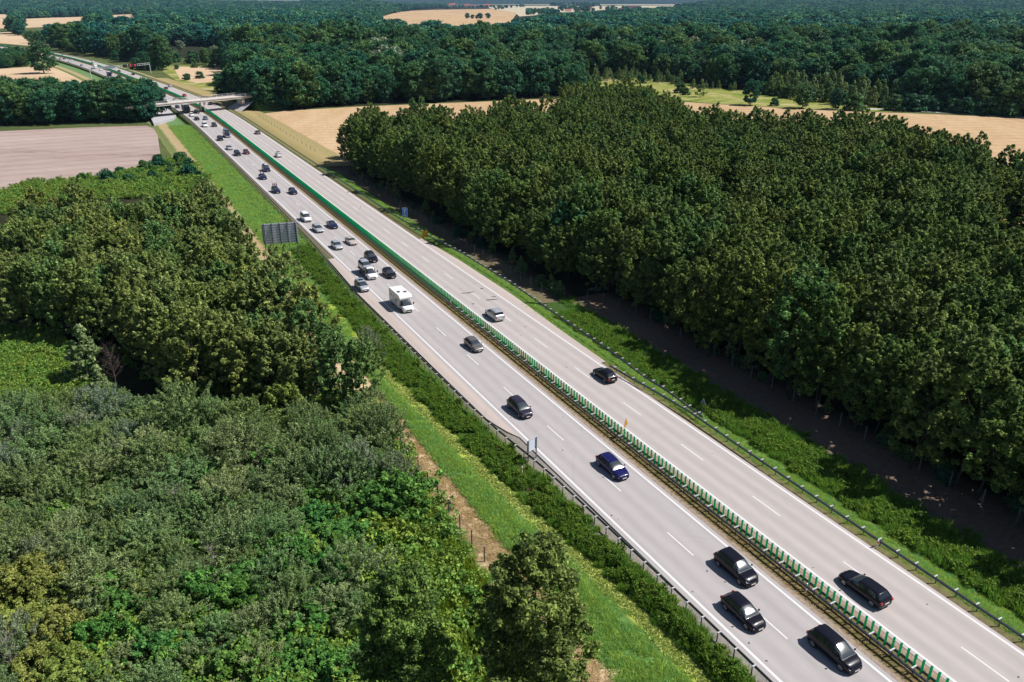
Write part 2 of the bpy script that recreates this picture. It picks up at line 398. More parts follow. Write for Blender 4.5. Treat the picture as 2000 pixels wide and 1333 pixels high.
sheet('yellow_meadow', px((200, 103), (226, 98), (262, 108), (240, 120), (214, 114)), meadow, GZ + .05)
sheet('clearing', px((1085, 150), (1200, 149), (1330, 160), (1420, 176), (1560, 176), (1640, 182), (1730, 200), (1800, 212), (1740, 219), (1620, 216), (1450, 206), (1260, 194), (1130, 190), (1085, 178)), meadow, GZ + .06)
sheet('woodland_floor', px((-200, 410), (395, 378), (480, 425), (600, 560), (740, 800), (500, 830), (280, 790), (120, 670), (-200, 660)), shade_soil, GZ + .03)
sheet('scrub_floor', px((-300, 650), (130, 670), (280, 790), (740, 800), (985, 1150), (1100, 1400), (900, 1700), (-300, 1700)), lush, GZ + .04)
pl_front = [tuple(Rd(s, l)[:2]) for s, l in ((14, 27.5), (108, 27.5), (114, 23), (160, 21.5), (252, 22))]
PLANT = pl_front + [P(u, v, 14.6) for u, v in ((636, 240), (668, 224), (705, 213), (760, 207), (830, 208), (900, 210), (950, 206), (1050, 201), (1085, 196), (1105, 175), (1140, 170), (1220, 164), (1295, 180), (1330, 196), (1400, 214), (1450, 222), (1560, 222), (1650, 236), (1740, 232), (1800, 246), (1870, 278), (1935, 278), (2000, 306), (2150, 330), (2400, 380))] + [tuple(Rd(2, 75)[:2])]
sheet('plantation_floor', PLANT, shade_soil, GZ + .10)
for nm, pts, mt in (('distant_field', ((960, 9.5), (1340, 11), (1340, 8), (960, 7)), farpale), ('distant_meadow', ((955, 16.5), (1005, 25), (1015, 33), (1060, 29), (1100, 25), (1245, 18), (1335, 14.5), (1340, 12), (955, 12.2)), farpale),
                    ('distant_strip', ((425, 16), (560, 12), (560, 8), (430, 9)), farpale), ('distant_plain', ((-40, 8), (70, 8), (70, 5), (-40, 5)), farpale)):
    sheet(nm, px(*pts), mt, GZ + .4)

def rise(x, y):
    """height of the wooded rises beyond 3.6 km, left and right of the open plain"""
    t = min(1, max(0, (y - 3500) / 2300)); t = t * t * (3 - 2 * t)
    u = 1000 + F * x / (y * math.cos(PITCH) + 45 * math.sin(PITCH) + 1)
    k = min(1, max(0, (790 - u) / 90)) + min(1, max(0, (u - 1335) / 90))
    if 400 < u < 590: k *= .45
    return t * k * (30 + 7 * math.sin(x / 420 + 1) + 5 * math.sin(x / 170))
def hills():
    m = MB(); dk = ground_mat('distant_wooded_hills', [(.006, .022, .016), (.014, .040, .026)], (.0008, .006, .05), bump=0)
    xs = np.linspace(-16000, 16000, 90); y0 = 11500
    hs = [70 + 22 * math.sin(x / 2300 + .6) + 12 * math.sin(x / 900 + 1.2) for x in xs]
    for i in range(len(xs) - 1):
        m.quad([(xs[i], y0, GZ), (xs[i + 1], y0, GZ), (xs[i + 1], y0 + 900, hs[i + 1]), (xs[i], y0 + 900, hs[i])])
        m.quad([(xs[i], y0 + 900, hs[i]), (xs[i + 1], y0 + 900, hs[i + 1]), (xs[i + 1], y0 + 2600, GZ), (xs[i], y0 + 2600, GZ)])
    o = m.build('hills', dk); o['kind'] = 'structure'
    X = np.linspace(-6500, 6500, 131); Y = np.linspace(3450, 6800, 40); n = len(X)
    me = bpy.data.meshes.new('wooded_rise')
    me.from_pydata([(x, y, GZ - .4 + rise(x, y)) for y in Y for x in X], [], [(b * n + a, b * n + a + 1, (b + 1) * n + a + 1, (b + 1) * n + a) for b in range(len(Y) - 1) for a in range(n - 1)])
    me.materials.append(dk); o = bpy.data.objects.new('terrain', me); COL.objects.link(o); o['kind'] = 'structure'
hills()

# ------------------------------------------------------------------ setting: motorway
def ribbon(name, lo, hi, mat, z=0.0, s0=10, s1=1250, step=6.0, kind='structure', parent=None, skirt=0.12):
    """strip of road between lateral offsets lo and hi (numbers or functions of s)"""
    fl = lo if callable(lo) else (lambda s: lo); fh = hi if callable(hi) else (lambda s: hi)
    n = max(1, int((s1 - s0) / step)); v = []; f = []; uv = []
    for i in range(n + 1):
        s = s0 + (s1 - s0) * i / n; a, b = fl(s), fh(s)
        for l, zz in ((a, z - skirt), (a, z), (b, z), (b, z - skirt)):
            v.append(tuple(Rd(s, l, zz))); uv.append((l, s))
    for i in range(n):
        for k in range(3):
            p = i * 4 + k; f.append((p, p + 1, p + 5, p + 4))
    me = bpy.data.meshes.new(name); me.from_pydata(v, [], f); me.materials.append(mat)
    ul = me.uv_layers.new(name='UVMap')
    for lp in me.loops: ul.data[lp.index].uv = uv[lp.vertex_index]
    bm = bmesh.new(); bm.from_mesh(me); bmesh.ops.recalc_face_normals(bm, faces=bm.faces)
    up = sum(fc.normal.z for fc in bm.faces)
    if up < 0: bmesh.ops.reverse_faces(bm, faces=bm.faces)
    bm.to_mesh(me); bm.free()
    o = bpy.data.objects.new(name, me); COL.objects.link(o)
    if parent is not None: o.parent = parent
    elif kind: o['kind'] = kind
    return o

ribbon('left_carriageway', -10.45, -1.75, M['road_l'])
ribbon('right_carriageway', 1.75, 10.25, M['road_r'])
ribbon('left_lay_by', lambda s: lerp([(71.5, -10.46), (73.5, -11.2), (77, -12.0), (86, -12.15), (130, -12.55), (150.5, -11.9), (152.5, -11.8)], s), -10.455, M['layby'], -.004, 71.5, 152.5, 2)
ribbon('right_lay_by', 10.255, lambda s: lerp([(84.5, 11.1), (98, 11.4), (116, 12.15), (139, 12.0), (157.5, 11.0)], s), M['layby'], -.004, 84.5, 157.5, 2)

def lines():
    for nm, a, b in (('edge_line', -10.0, -9.74), ('edge_line', -2.36, -2.12), ('edge_line', 2.12, 2.36), ('edge_line', 9.64, 9.88)):
        ribbon(nm, a, b, M['line'], .005, 10, 1250, 6, skirt=.004)
    m = MB()
    SR = [SL(*P(1044.6, 661, 0))[0] + 12 * k for k in range(-7, 90)]
    SLf = [SL(*P(912.2, 693.3, 0))[0] + 12 * k for k in range(-6, 90)]
    for ss, l in ((SR, 6.02), (SLf, -6.06)):
        for s in ss:
            if s < 12: continue
            for a, b in ((s - 4, s - 2), (s - 2, s)):
                m.quad([Rd(a, l - .075, .005), Rd(a, l + .075, .005), Rd(b, l + .075, .005), Rd(b, l - .075, .005)])
    o = m.build('lane_marking', M['line']); o['kind'] = 'structure'
lines()

def patches():
    m = MB()
    for u, v, a, b in ((908, 573, 1.3, .35), (916, 572, .5, .3), (921, 571, .9, .35), (941, 564, .5, .5), (958, 586, 1.6, .4), (964, 580, .9, .3), (924, 594, .5, .4), (969, 585, .8, .2)):
        x, y = P(u, v, 0); m.box((x, y, .004), (a, b, .006), RNG.random() * .4)
    r = random.Random(11)
    for k in range(46):     # rubber crumbs, pebbles and small spalls
        s = r.uniform(20, 150); l = r.choice((r.uniform(-9.5, -2.6), r.uniform(2.6, 9.5)))
        p = Rd(s, l, .012); m.box(p, (r.uniform(.08, .26), r.uniform(.06, .16), .02), r.random() * 3)
    o = m.build('road_blemishes', flat('bitumen_repair', (.06, .055, .06), .8)); tag(o, kind='stuff')
patches()

def strip(name, zones, mat, s0, s1, step=3.0):
    """verge cross-section: zones = list of (t, lateral fn, z fn); t in 0..1 drives the zone colours"""
    n = int((s1 - s0) / step); v = []; uv = []; f = []; k = len(zones)
    r = random.Random(5)
    for i in range(n + 1):
        s = s0 + (s1 - s0) * i / n
        for t, lf, zf in zones:
            l = lf(s) if callable(lf) else lf; z = zf(s) if callable(zf) else zf
            v.append(tuple(Rd(s, l, z + (r.random() - .5) * .05))); uv.append((t, s))
    for i in range(n):
        for j in range(k - 1):
            p = i * k + j; f.append((p, p + 1, p + k + 1, p + k))
    me = bpy.data.meshes.new(name); me.from_pydata(v, [], f); me.materials.append(mat)
    ul = me.uv_layers.new(name='UVMap')
    for lp in me.loops: ul.data[lp.index].uv = uv[lp.vertex_index]
    bm = bmesh.new(); bm.from_mesh(me); bmesh.ops.recalc_face_normals(bm, faces=bm.faces)
    if sum(fc.normal.z for fc in bm.faces) < 0: bmesh.ops.reverse_faces(bm, faces=bm.faces)
    bm.to_mesh(me); bm.free()
    o = bpy.data.objects.new(name, me); COL.objects.link(o); o['kind'] = 'structure'
    return o

DITCH = [(20, -13.8), (42, -14.7), (54, -15.7), (65, -16.7), (80, -17.5), (100, -18.5), (150, -17.6), (270, -15.9), (370, -13.9), (420, -13.6), (1300, -13.6)]
ditch = lambda s: lerp(DITCH, s)
dirt = (.20, .155, .11); weedc = (.06, .11, .018); duck = (.40, .44, .08); grassc = (.11, .22, .06); strawc = (.54, .41, .25); lightg = (.09, .19, .055); dryg = (.30, .24, .11)
lm_near = zone_mat('left_verge_near', [(0, (.27, .245, .23)), (.10, (.20, .18, .13)), (.15, weedc), (.34, weedc), (.36, duck), (.44, duck), (.465, (.10, .19, .05)), (.52, grassc), (.66, grassc), (.70, strawc), (.84, strawc), (.90, (.13, .14, .05)), (1, (.07, .10, .03))], .06)
lm_far = zone_mat('left_verge_far', [(0, dirt), (.10, (.06, .09, .025)), (.16, (.065, .115, .03)), (.38, (.06, .11, .03)), (.42, (.12, .21, .075)), (.68, (.14, .235, .09)), (.71, (.38, .29, .15)), (.84, (.40, .31, .17)), (.88, (.15, .19, .06)), (1, (.20, .21, .08))], .05)
def LZ(flat_far=False):
    return [(0, -10.3, -.14), (.12, -12.6, -.2), (.33, lambda s: ditch(s) + 1.0, -1.02), (.40, ditch, -1.12), (.45, lambda s: ditch(s) - .8, -1.12), (.58, lambda s: (ditch(s) - 20.9) / 2, -1.06), (.69, -20.6, -1.1), (.85, -24.3, -1.15), (.92, -26.0, -1.36), (1, -27.5, -1.52)]
strip('left_verge', LZ(), lm_near, 12, 130, 2)
strip('left_verge_far', LZ(), lm_far, 130, 1250, 8)
WEED0, WEED1 = 14.9, 19.9
rm_near = zone_mat('right_verge_near', [(0, (.15, .12, .08)), (.06, (.16, .15, .06)), (.13, (.10, .16, .035)), (.27, (.12, .20, .045)), (.33, (.05, .085, .02)), (.52, (.05, .10, .022)), (.64, (.035, .085, .035)), (.72, (.19, .135, .10)), (.92, (.19, .13, .095)), (1, (.06, .05, .03))], .05)
rm_mid = zone_mat('right_verge_middle', [(0, (.15, .12, .08)), (.06, (.13, .12, .05)), (.14, (.09, .15, .035)), (.36, (.11, .19, .045)), (.44, (.15, .13, .07)), (.7, (.17, .125, .085)), (1, (.06, .05, .03))], .05)
rm_far = zone_mat('right_verge_far', [(0, (.15, .13, .10)), (.10, (.16, .17, .06)), (.22, (.24, .20, .08)), (.6, (.36, .28, .13)), (.86, (.30, .25, .11)), (1, (.34, .25, .13))], .06)
strip('right_verge', [(0, 10.1, -.14), (.10, 11.6, -.18), (.27, 14.6, -1.0), (.36, 15.6, -1.25), (.55, 19.5, -1.2), (.66, 21.0, -1.1), (.9, 28, -1.15), (1, 31.5, -1.38)], rm_near, 12, 112, 2)
strip('right_verge_middle', [(0, 10.1, -.14), (.10, 12.0, -.18), (.2, 13.4, -.3), (.38, 15.8, -1.0), (.5, 17.5, -1.2), (1, 24, -1.38)], rm_mid, 112, 252, 3)
strip('right_verge_far', [(0, 10.1, -.14), (.12, 11.7, -.18), (.3, 14.5, -.7), (.7, 21, -1.1), (1, 26, -1.46)], rm_far, 252, 620, 8)
strip('right_verge_distant', [(0, 10.1, -.14), (.2, 11.7, -.18), (.6, 15.5, -1.0), (1, 20, -1.46)], lm_far, 620, 1250, 12)
md = zone_mat('median_strip', [(0, (.32, .25, .20)), (.22, (.33, .26, .20)), (.30, (.17, .135, .05)), (.5, (.11, .10, .035)), (.68, (.14, .13, .05)), (.78, (.30, .225, .16)), (1, (.33, .25, .20))], .07)
strip('median', [(0, -1.8, -.03), (.2, -1.45, .0), (.5, 0, .02), (.8, 1.35, .0), (1, 1.8, -.03)], md, 12, 1250, 3)

# ------------------------------------------------------------------ guard rails
WPROF = [(-.02, .155), (.0, .155), (.035, .11), (.075, .09), (.075, .05), (.0, .015), (.0, -.015), (.075, -.05), (.075, -.09), (.035, -.11), (.0, -.155), (-.02, -.155)]
def beam(lf, z, side, s0, s1, step):
    """W-beam swept along the road; side +1 faces right"""
    m = MB(); n = max(1, int((s1 - s0) / step)); k = len(WPROF)
    for i in range(n + 1):
        s = s0 + (s1 - s0) * i / n; l = lf(s)
        for a, b in WPROF: m.v.append(tuple(Rd(s, l + a * side, z + b)))
    for i in range(n):
        for j in range(k - 1):
            p = i * k + j; m.f.append((p, p + 1, p + k + 1, p + k)); m.mi.append(0)
        m.f.append((i * k + k - 1, i * k, (i + 1) * k, (i + 1) * k + k - 1)); m.mi.append(0)
    return m

def guard_rail(name, label, lf, side, s0, s1, pitch, behind, parts=100, z=.66, double=False, slats=False, group=None):
    root = empty(name, Rd(s0, lf(s0), -.15)); tag(root, label, 'guard rail', group)
    loc = root.location
    def done(mb, nm, mat):
        mb.v = [(x - loc.x, y - loc.y, zz - loc.z) for x, y, zz in mb.v]; return mb.build(nm, mat, root)
    done(beam(lf, z, side, s0, s1, 4), 'rail', M['rail_dark'])
    if double: done(beam(lambda s: lf(s) - side * behind, z, -side, s0, s1, 4), 'rail', M['rail_dark'])
    rest_p, rest_s = MB(), MB(); n = int((s1 - s0) / pitch)
    proto = None
    for i in range(n):
        s = s0 + pitch * (i + .5); l = lf(s); h = heading(s)
        lp = l - side * (behind / 2 if double else behind)
        if i < parts // 2:
            m = MB(); q = Rd(s, lp, 0)
            m.box((0, 0, .33), (.10, .06, 1.0), 0)
            o = done_post(m, root, Rd(s, lp, 0) - loc, h, 'post', M['steel'])
            m = MB()
            m.box((0, 0, 0), (.11, behind + (.0 if double else .05), .11), 0)
            o = done_post(m, root, Rd(s, (l + lp) / 2 if not double else lp, z + .12) - loc, h, 'spacer', M['spacer'])
        else:
            rest_p.box(Rd(s, lp, .33), (.10, .06, 1.0), h)
            rest_s.box(Rd(s, (l + lp) / 2 if not double else lp, z + .10), (.07, behind, .07), h)
    if rest_p.v:
        tag(done(rest_p, 'post', M['steel']), kind='stuff'); tag(done(rest_s, 'spacer', M['steel']), kind='stuff')
    return root

_cache = {}
def done_post(mb, root, loc, h, name, mat):
    key = (name, mat.name, len(mb.v), round(max(v[1] for v in mb.v), 3), round(max(v[2] for v in mb.v), 3))
    if key not in _cache:
        o = mb.build(name, mat); _cache[key] = o.data
    else:
        o = bpy.data.objects.new(name, _cache[key]); COL.objects.link(o)
    o.parent = root; o.location = loc; o.rotation_euler = (0, 0, h)
    return o

med = guard_rail('median_guard_rail', 'double steel guard rail with green anti-glare slats running along the grassy median', lambda s: .22, 1, 14, 1200, 2.0, .62, 100, double=True)
def slats():
    loc = med.location; rest = MB(); n = int((1200 - 14) / (2 / 3)); r = random.Random(2)
    proto = MB(); proto.box((0, 0, .76), (.02, .205, 1.52), 0, taper=.92)
    for i in range(n):
        s = 14 + (i + .75) * 2 / 3; h = heading(s) - .78 + (r.random() - .5) * .1
        p = Rd(s, .10, .38)
        if 18 <= i < 118: done_post(proto, med, p - loc, h, 'slat', M['slat'])
        else: rest.box((p.x, p.y, p.z + .76), (.02, .205, 1.52), h)
    rest.v = [(x - loc.x, y - loc.y, z - loc.z) for x, y, z in rest.v]
    tag(rest.build('slat', M['slat'], med), kind='stuff')
slats()

LRAIL = [(10, -11.05), (40, -11.1), (58, -11.55), (64, -11.7), (72, -12.5), (83, -12.95), (97, -13.2), (130, -13.35), (144, -13.1), (161, -12.2), (200, -11.75), (1300, -11.75)]
guard_rail('guard_rail', 'steel guard rail on the outer edge of the oncoming carriageway beside the weedy bank', lambda s: lerp(LRAIL, s), 1, 14, 1200, 2.0, .30, 100)
RRAIL = [(10, 10.75), (37, 10.85), (54, 11.05), (66, 11.3), (72, 10.95), (77, 10.4), (83, 9.95)]
RR2 = [(64, 11.9), (73, 12.5), (77, 12.2), (85, 13.0), (100, 13.3), (120, 14.0), (143, 13.6), (154, 12.4), (181, 11.7), (260, 11.6), (1300, 11.6)]
guard_rail('guard_rail', 'short steel guard rail along the bottom right road edge ending at the lay-by tip', lambda s: lerp(RRAIL, s), -1, 14, 82, 2.0, .42, 100)
guard_rail('guard_rail', 'long steel guard rail curving behind the right lay-by and on towards the bridge', lambda s: lerp(RR2, s), -1, 64, 1200, 2.0, .42, 100)
for i, (u, v, side) in enumerate(((1577, 1140, 0), (1716, 1055, 1), (1020, 912, 0), (880, 588, 2), (704, 402, 0))):
    x, y = P(u, v, .9); m = MB()
    m.box((0, 0, .45), (.12, .10, .9)); root = empty('delineator', (x, y, .0), heading(60))
    m.build('post', M['sign_white'], root); m = MB(); m.box((0, 0, .62), (.125, .105, .2)); m.build('reflector', M['delin_red'], root)
    tag(root, ('small red and white delineator post on the median rail near the bottom right cars', 'white-topped delineator post on the right guard rail above the weeds', 'delineator post beside the back of the small grey sign', 'delineator post on the median beside the white camper', 'delineator on the far median opposite the cars with bikes')[i], 'delineator', 'delineator posts')

# ------------------------------------------------------------------ fences
def fence(label, pts, post_h, pitch, wires, zf):
    root = empty('wire_fence', (*pts[0], zf)); tag(root, label, 'fence'); L0 = root.location
    path = [Vector((x, y, zf)) for x, y in pts]; out = []
    for a, b in zip(path, path[1:]):
        n = max(1, round((b - a).length / pitch))
        out += [a + (b - a) * k / n for k in range(n)]
    out.append(path[-1])
    rest = MB(); proto = MB(); proto.box((0, 0, post_h / 2), (.13, .13, post_h), taper=.85)
    for i, p in enumerate(out):
        if i < 95: done_post(proto, root, p - L0, 0, 'post', M['wood'])
        else: rest.box((p.x - L0.x, p.y - L0.y, post_h / 2), (.13, .13, post_h))
    if rest.v: tag(rest.build('post', M['wood'], root), kind='stuff')
    m = MB()
    for k in range(wires):
        z = post_h * (.12 + .84 * k / (wires - 1))
        m.tube([(p.x - L0.x, p.y - L0.y, z) for p in out], .007, 3)
    m.build('wire_mesh', M['wire'], root)
fence('wire fence on grey posts along the straw path below the left woodland', [tuple(Rd(s, -23.7)[:2]) for s in (28, 60, 92)], 1.9, 3.0, 7, -1.2)
fence('tall wire fence on grey posts at the shaded foot of the right plantation', [tuple(Rd(s, l)[:2]) for s, l in ((22, 28.0), (60, 28.0), (100, 28.0), (110, 24.5), (117, 18.8), (160, 17.4), (248, 19.5))], 2.2, 3.9, 7, -1.25)
fence('low wire fence between the dry verge and the stubble field', [P(616, 299), P(560, 265), P(505, 230)], 1.5, 6, 5, -1.4)

# ------------------------------------------------------------------ signs, gantry, bridge
def board(name, loc, h, parts, label, cat):
    root = empty(name, loc, h); tag(root, label, cat)
    for nm, mb, mat in parts: mb.build(nm, mat, root)
    return root

def big_board():
    s, l = 165.0, -18.4; h = heading(s)
    # back of the panel faces the camera; panel crosses the verge at an angle to the road
    A = Vector((*P(515, 478, 2.6), 2.6)); B = Vector((*P(584, 473, 2.6), 2.6)); mid = (A + B) / 2
    wdt = (B - A).length; rz = math.atan2(B.y - A.y, B.x - A.x)
    hgt = 4.3
    root = empty('road_sign_board', (mid.x, mid.y, -1.2), rz); tag(root, 'large grey sign board seen from its ribbed back among the left trees', 'sign board')
    z0 = 2.6 + 1.2
    p = MB(); p.box((0, .06, z0 + hgt / 2), (wdt, .05, hgt)); p.build('panel', M['alu'], root)
    for k in range(5):
        m = MB(); x = -wdt / 2 + wdt * (.06 + .22 * k); m.box((x, -.04, z0 + hgt / 2 - .15), (.22, .12, hgt + .3)); m.build('upright', M['rail_dark'], root)
    for k in range(8):
        m = MB(); m.box((0, .015, z0 + hgt * (k + .5) / 8), (wdt, .05, .055)); m.build('crossbar', M['rail_dark'], root)
    for x in (wdt * .22, wdt * .46):
        m = MB(); m.tube([(x, -.15, 0), (x, -.15, z0 + hgt * .9)], .085, 8); m.build('post', M['steel'], root)
    for x in (-wdt * .22, -wdt * .46):
        m = MB(); m.tube([(x, -.15, 0), (x, -.15, z0 + hgt * .9)], .085, 8); m.build('post', M['steel'], root)
big_board()

def small_sign_back():
    a = Vector((*P(1031.5, 902, -.2), -.2)); b = Vector((*P(1047, 894, -.2), -.2)); mid = (a + b) / 2
    rz = math.atan2(b.y - a.y, b.x - a.x); w = 1.55
    root = empty('road_sign', (mid.x, mid.y, -.2), rz); tag(root, 'square grey sign seen from behind on two posts by the left guard rail', 'road sign')
    m = MB(); m.box((0, .05, 2.05), (w, .04, 1.5)); m.build('panel', M['alu'], root)
    m = MB()
    for x in (-w / 2 + .02, w / 2 - .02): m.box((x, .04, 2.05), (.05, .07, 1.52))
    for z in (1.31, 2.79): m.box((0, .04, z), (w - .1, .07, .05))
    m.build('frame', M['spacer'], root)
    for x in (-w / 2 + .12, w / 2 - .14):
        m = MB(); m.box((x, -.03, 1.4), (.13, .09, 2.8)); m.build('post', M['steel'], root)
small_sign_back()

def blue_sign():
    x, y = P(791.5, 433, -.3); root = empty('road_sign', (x, y, -.4), -.10)
    tag(root, 'blue rest area sign with white pictogram on two posts at the dark plantation edge', 'road sign')
    m = MB(); m.box((0, 0, 2.35), (1.25, .05, 2.25)); m.build('panel', M['sign_white'], root)
    m = MB(); m.box((0, -.03, 2.35), (1.15, .02, 2.15)); m.build('face', M['sign_blue'], root)
    m = MB()   # exclamation-like pictogram and a distance plate
    m.cyl((0, -.045, 2.98), (0, 1, 0), .24, .012, 14); m.box((0, -.045, 2.48), (.26, .012, .8)); m.box((0, -.045, 1.62), (.6, .012, .38)); m.build('pictogram', M['sign_white'], root)
    for q in (-.4, .4):
        m = MB(); m.tube([(q, .06, 0), (q, .06, 3.3)], .05, 6); m.build('post', M['steel'], root)
blue_sign()

def chevron():
    x, y = P(830, 465, 0); root = empty('hazard_board', (x, y, -.1), .12)
    tag(root, 'yellow and black striped hazard board at the start of the right lay-by', 'hazard board')
    m = MB(); m.box((0, 0, 1.0), (1.45, .05, 1.5)); m.build('panel', M['sign_yellow'], root)
    m = MB(); W_, H_ = .725, .75
    def clip(a, b, c):  # stripe between lines x - z = a..b clipped to the panel
        pts = [(-W_, -H_), (W_, -H_), (W_, H_), (-W_, H_)]
        for sgn, k in ((1, a), (-1, -b)):
            out = []
            for i in range(len(pts)):
                p, q = pts[i], pts[(i + 1) % len(pts)]
                fp, fq = sgn * (p[0] - p[1]) - k, sgn * (q[0] - q[1]) - k
                if fp >= 0: out.append(p)
                if fp * fq < 0:
                    t = fp / (fp - fq); out.append((p[0] + (q[0] - p[0]) * t, p[1] + (q[1] - p[1]) * t))
            pts = out
            if not pts: return
        m.quad([(px_, -.031, 1.0 + pz) for px_, pz in pts])
    a = -1.35
    while a < 1.45: clip(a, a + .25, 0); a += .5
    m.build('stripes', M['sign_black'], root)
    for q in (-.45, .45):
        m = MB(); m.tube([(q, .06, 0), (q, .06, 1.7)], .045, 6); m.build('post', M['steel'], root)
chevron()

def tri_sign(loc, rz, face, label, size, z, down=False):
    root = empty('warning_sign', loc, rz); tag(root, label, 'road sign')
    R_ = size * .577; m = MB()
    prof = [(R_ * math.sin(a), z + R_ * math.cos(a)) for a in (0, 2 * PI / 3, 4 * PI / 3)]
    # rounded corners
    pr = []
    for i in range(3):
        p, q, r_ = Vector(prof[i - 1]), Vector(prof[i]), Vector(prof[(i + 1) % 3])
        for t in (.12,): pr.append(tuple(q + (p - q) * t))
        pr.append(tuple(q + (p - q) * .03 + (r_ - q) * .03)); pr.append(tuple(q + (r_ - q) * .12))
    m.prism(pr, -.02, .02); m.build('panel', face, root)
    if face == M['sign_orange']:
        m = MB(); m.prism([(a * .80, z + (b - z) * .80) for a, b in pr], -.026, -.021); m.build('face', M['sign_yellow'] if False else M['sign_orange'], root)
        m = MB(); m.box((0, -.032, z + .06), (.10, .008, .34)); m.box((0, -.032, z - .2), (.10, .008, .1)); m.build('pictogram', M['sign_black'], root)
    m = MB(); m.tube([(0, .05, 0), (0, .05, z + .3)], .035, 6); m.build('post', M['steel'], root)
x, y = P(1221, 846, .6)
tri_sign((x, y, 0), 1.02, M['sign_orange'], 'amber triangular warning sign standing in the median above the green slats', 1.25, 1.95)
x, y = P(1371, 806, -.4)
tri_sign((x, y, -.6), -.95, M['dull'], 'small grey triangular sign seen from behind on the right grass verge', .95, 1.75)

def bridge():
    A = Vector((*P(285, 207, 5.5), 5.5)); B = Vector((*P(490, 188, 5.5), 5.5)); d = (B - A); Ln = d.length; rz = math.atan2(d.y, d.x)
    root = empty('road_bridge', (A.x, A.y, 0), rz); tag(root, 'pale concrete road bridge crossing both carriageways of the motorway', 'bridge')
    wid = 6.5; T = .85
    m = MB(); m.box((Ln / 2, wid / 2, 5.5 - T / 2), (Ln + 16, wid, T)); m.build('deck', M['concrete'], root, bevel=.06)
    m = MB(); m.box((Ln / 2, -.14, 5.62), (Ln + 16, .26, .34)); m.build('parapet_kerb', M['concrete'], root)
    m = MB(); m.box((Ln / 2, wid + .14, 5.62), (Ln + 16, .26, .34)); m.build('parapet_kerb', M['concrete'], root)
    for yy in (-.1, wid + .1):
        rl = MB(); rl.box((Ln / 2, yy, 6.85), (Ln + 14, .09, .09)); rl.box((Ln / 2, yy, 6.3), (Ln + 14, .05, .05)); rl.build('railing', M['spacer'], root)
        for k in range(19):
            m = MB(); m.box((Ln * k / 18, yy, 6.3), (.09, .09, 1.1)); m.build('railing_post', M['spacer'], root)
    # central pier in the median, abutment seats on both sides
    def loc_of(s, l):
        p = Rd(s, l, 0) - Vector((A.x, A.y, 0)); return (p.x * math.cos(rz) + p.y * math.sin(rz), -p.x * math.sin(rz) + p.y * math.cos(rz))
    t = None
    for s in np.linspace(385, 425, 81):
        x_, y_ = loc_of(s, 0)
        if abs(y_ - 1.2) < .6: t = (x_, y_)
    cx = t[0] if t else Ln * .52
    for yy in (1.0, wid - 1.0):
        m = MB(); m.box((cx, yy, 2.3), (.75, .6, 4.9)); m.build('pier', M['concrete'], root)
    m = MB(); m.box((cx, wid / 2, 4.50), (.9, wid - .6, .28)); m.build('pier_cap', M['concrete'], root)
    for x_ in (Ln - 4.0,):
        m = MB(); m.box((x_, wid / 2, 3.2), (1.2, wid - 1.2, 2.6)); m.build('abutment', M['concrete'], root)
    for x0, x1 in ((cx + 15.5, Ln + 1),):
        m = MB()
        n = 8
        v = []
        for j in range(n + 1):
            y_ = -4.2 + (wid + 8.4) * j / n
            m.v += [(x0, y_, -.9), (x1, y_ * .75 + .8, 3.9)]
        for j in range(n): m.f.append((2 * j, 2 * j + 1, 2 * j + 3, 2 * j + 2)); m.mi.append(0)
        m.build('slope_paving', M['paving'], root)
    # earth ramps up to the deck on both ends
    for x0, sg in ((Ln + 1, 1),):
        m = MB()
        L_ = 60
        a = [(x0, -.6, 5.2), (x0, wid + .6, 5.2), (x0, wid + 5, GZ), (x0, -5, GZ)]
        b = [(x0 + sg * L_, -.6, 2.5), (x0 + sg * L_, wid + .6, 2.5), (x0 + sg * L_, wid + 4, GZ), (x0 + sg * L_, -4, GZ)]
        m.quad([a[0], a[1], b[1], b[0]]); m.quad([a[1], a[2], b[2], b[1]]); m.quad([a[3], a[0], b[0], b[3]]); m.quad(a)
        o = m.build('ramp', lush, root)
    return root
bridge()

def paved_apron():
    pts = [P(u, v, -.1) for u, v in ((300, 205), (312, 203), (318, 207), (330, 214), (344, 226), (337, 232), (312, 239), (300, 241), (290, 222))]
    me = bpy.data.meshes.new('paved_apron'); bm = bmesh.new(); f = bm.faces.new([bm.verts.new((x, y, -1.6)) for x, y in pts])
    e = bmesh.ops.extrude_face_region(bm, geom=[f]); bmesh.ops.translate(bm, vec=(0, 0, 1.5), verts=[v for v in e['geom'] if isinstance(v, bmesh.types.BMVert)])
    bmesh.ops.recalc_face_normals(bm, faces=bm.faces); bm.to_mesh(me); bm.free(); me.materials.append(M['paving'])
    o = bpy.data.objects.new('paved_apron', me); COL.objects.link(o); o['kind'] = 'structure'
paved_apron()

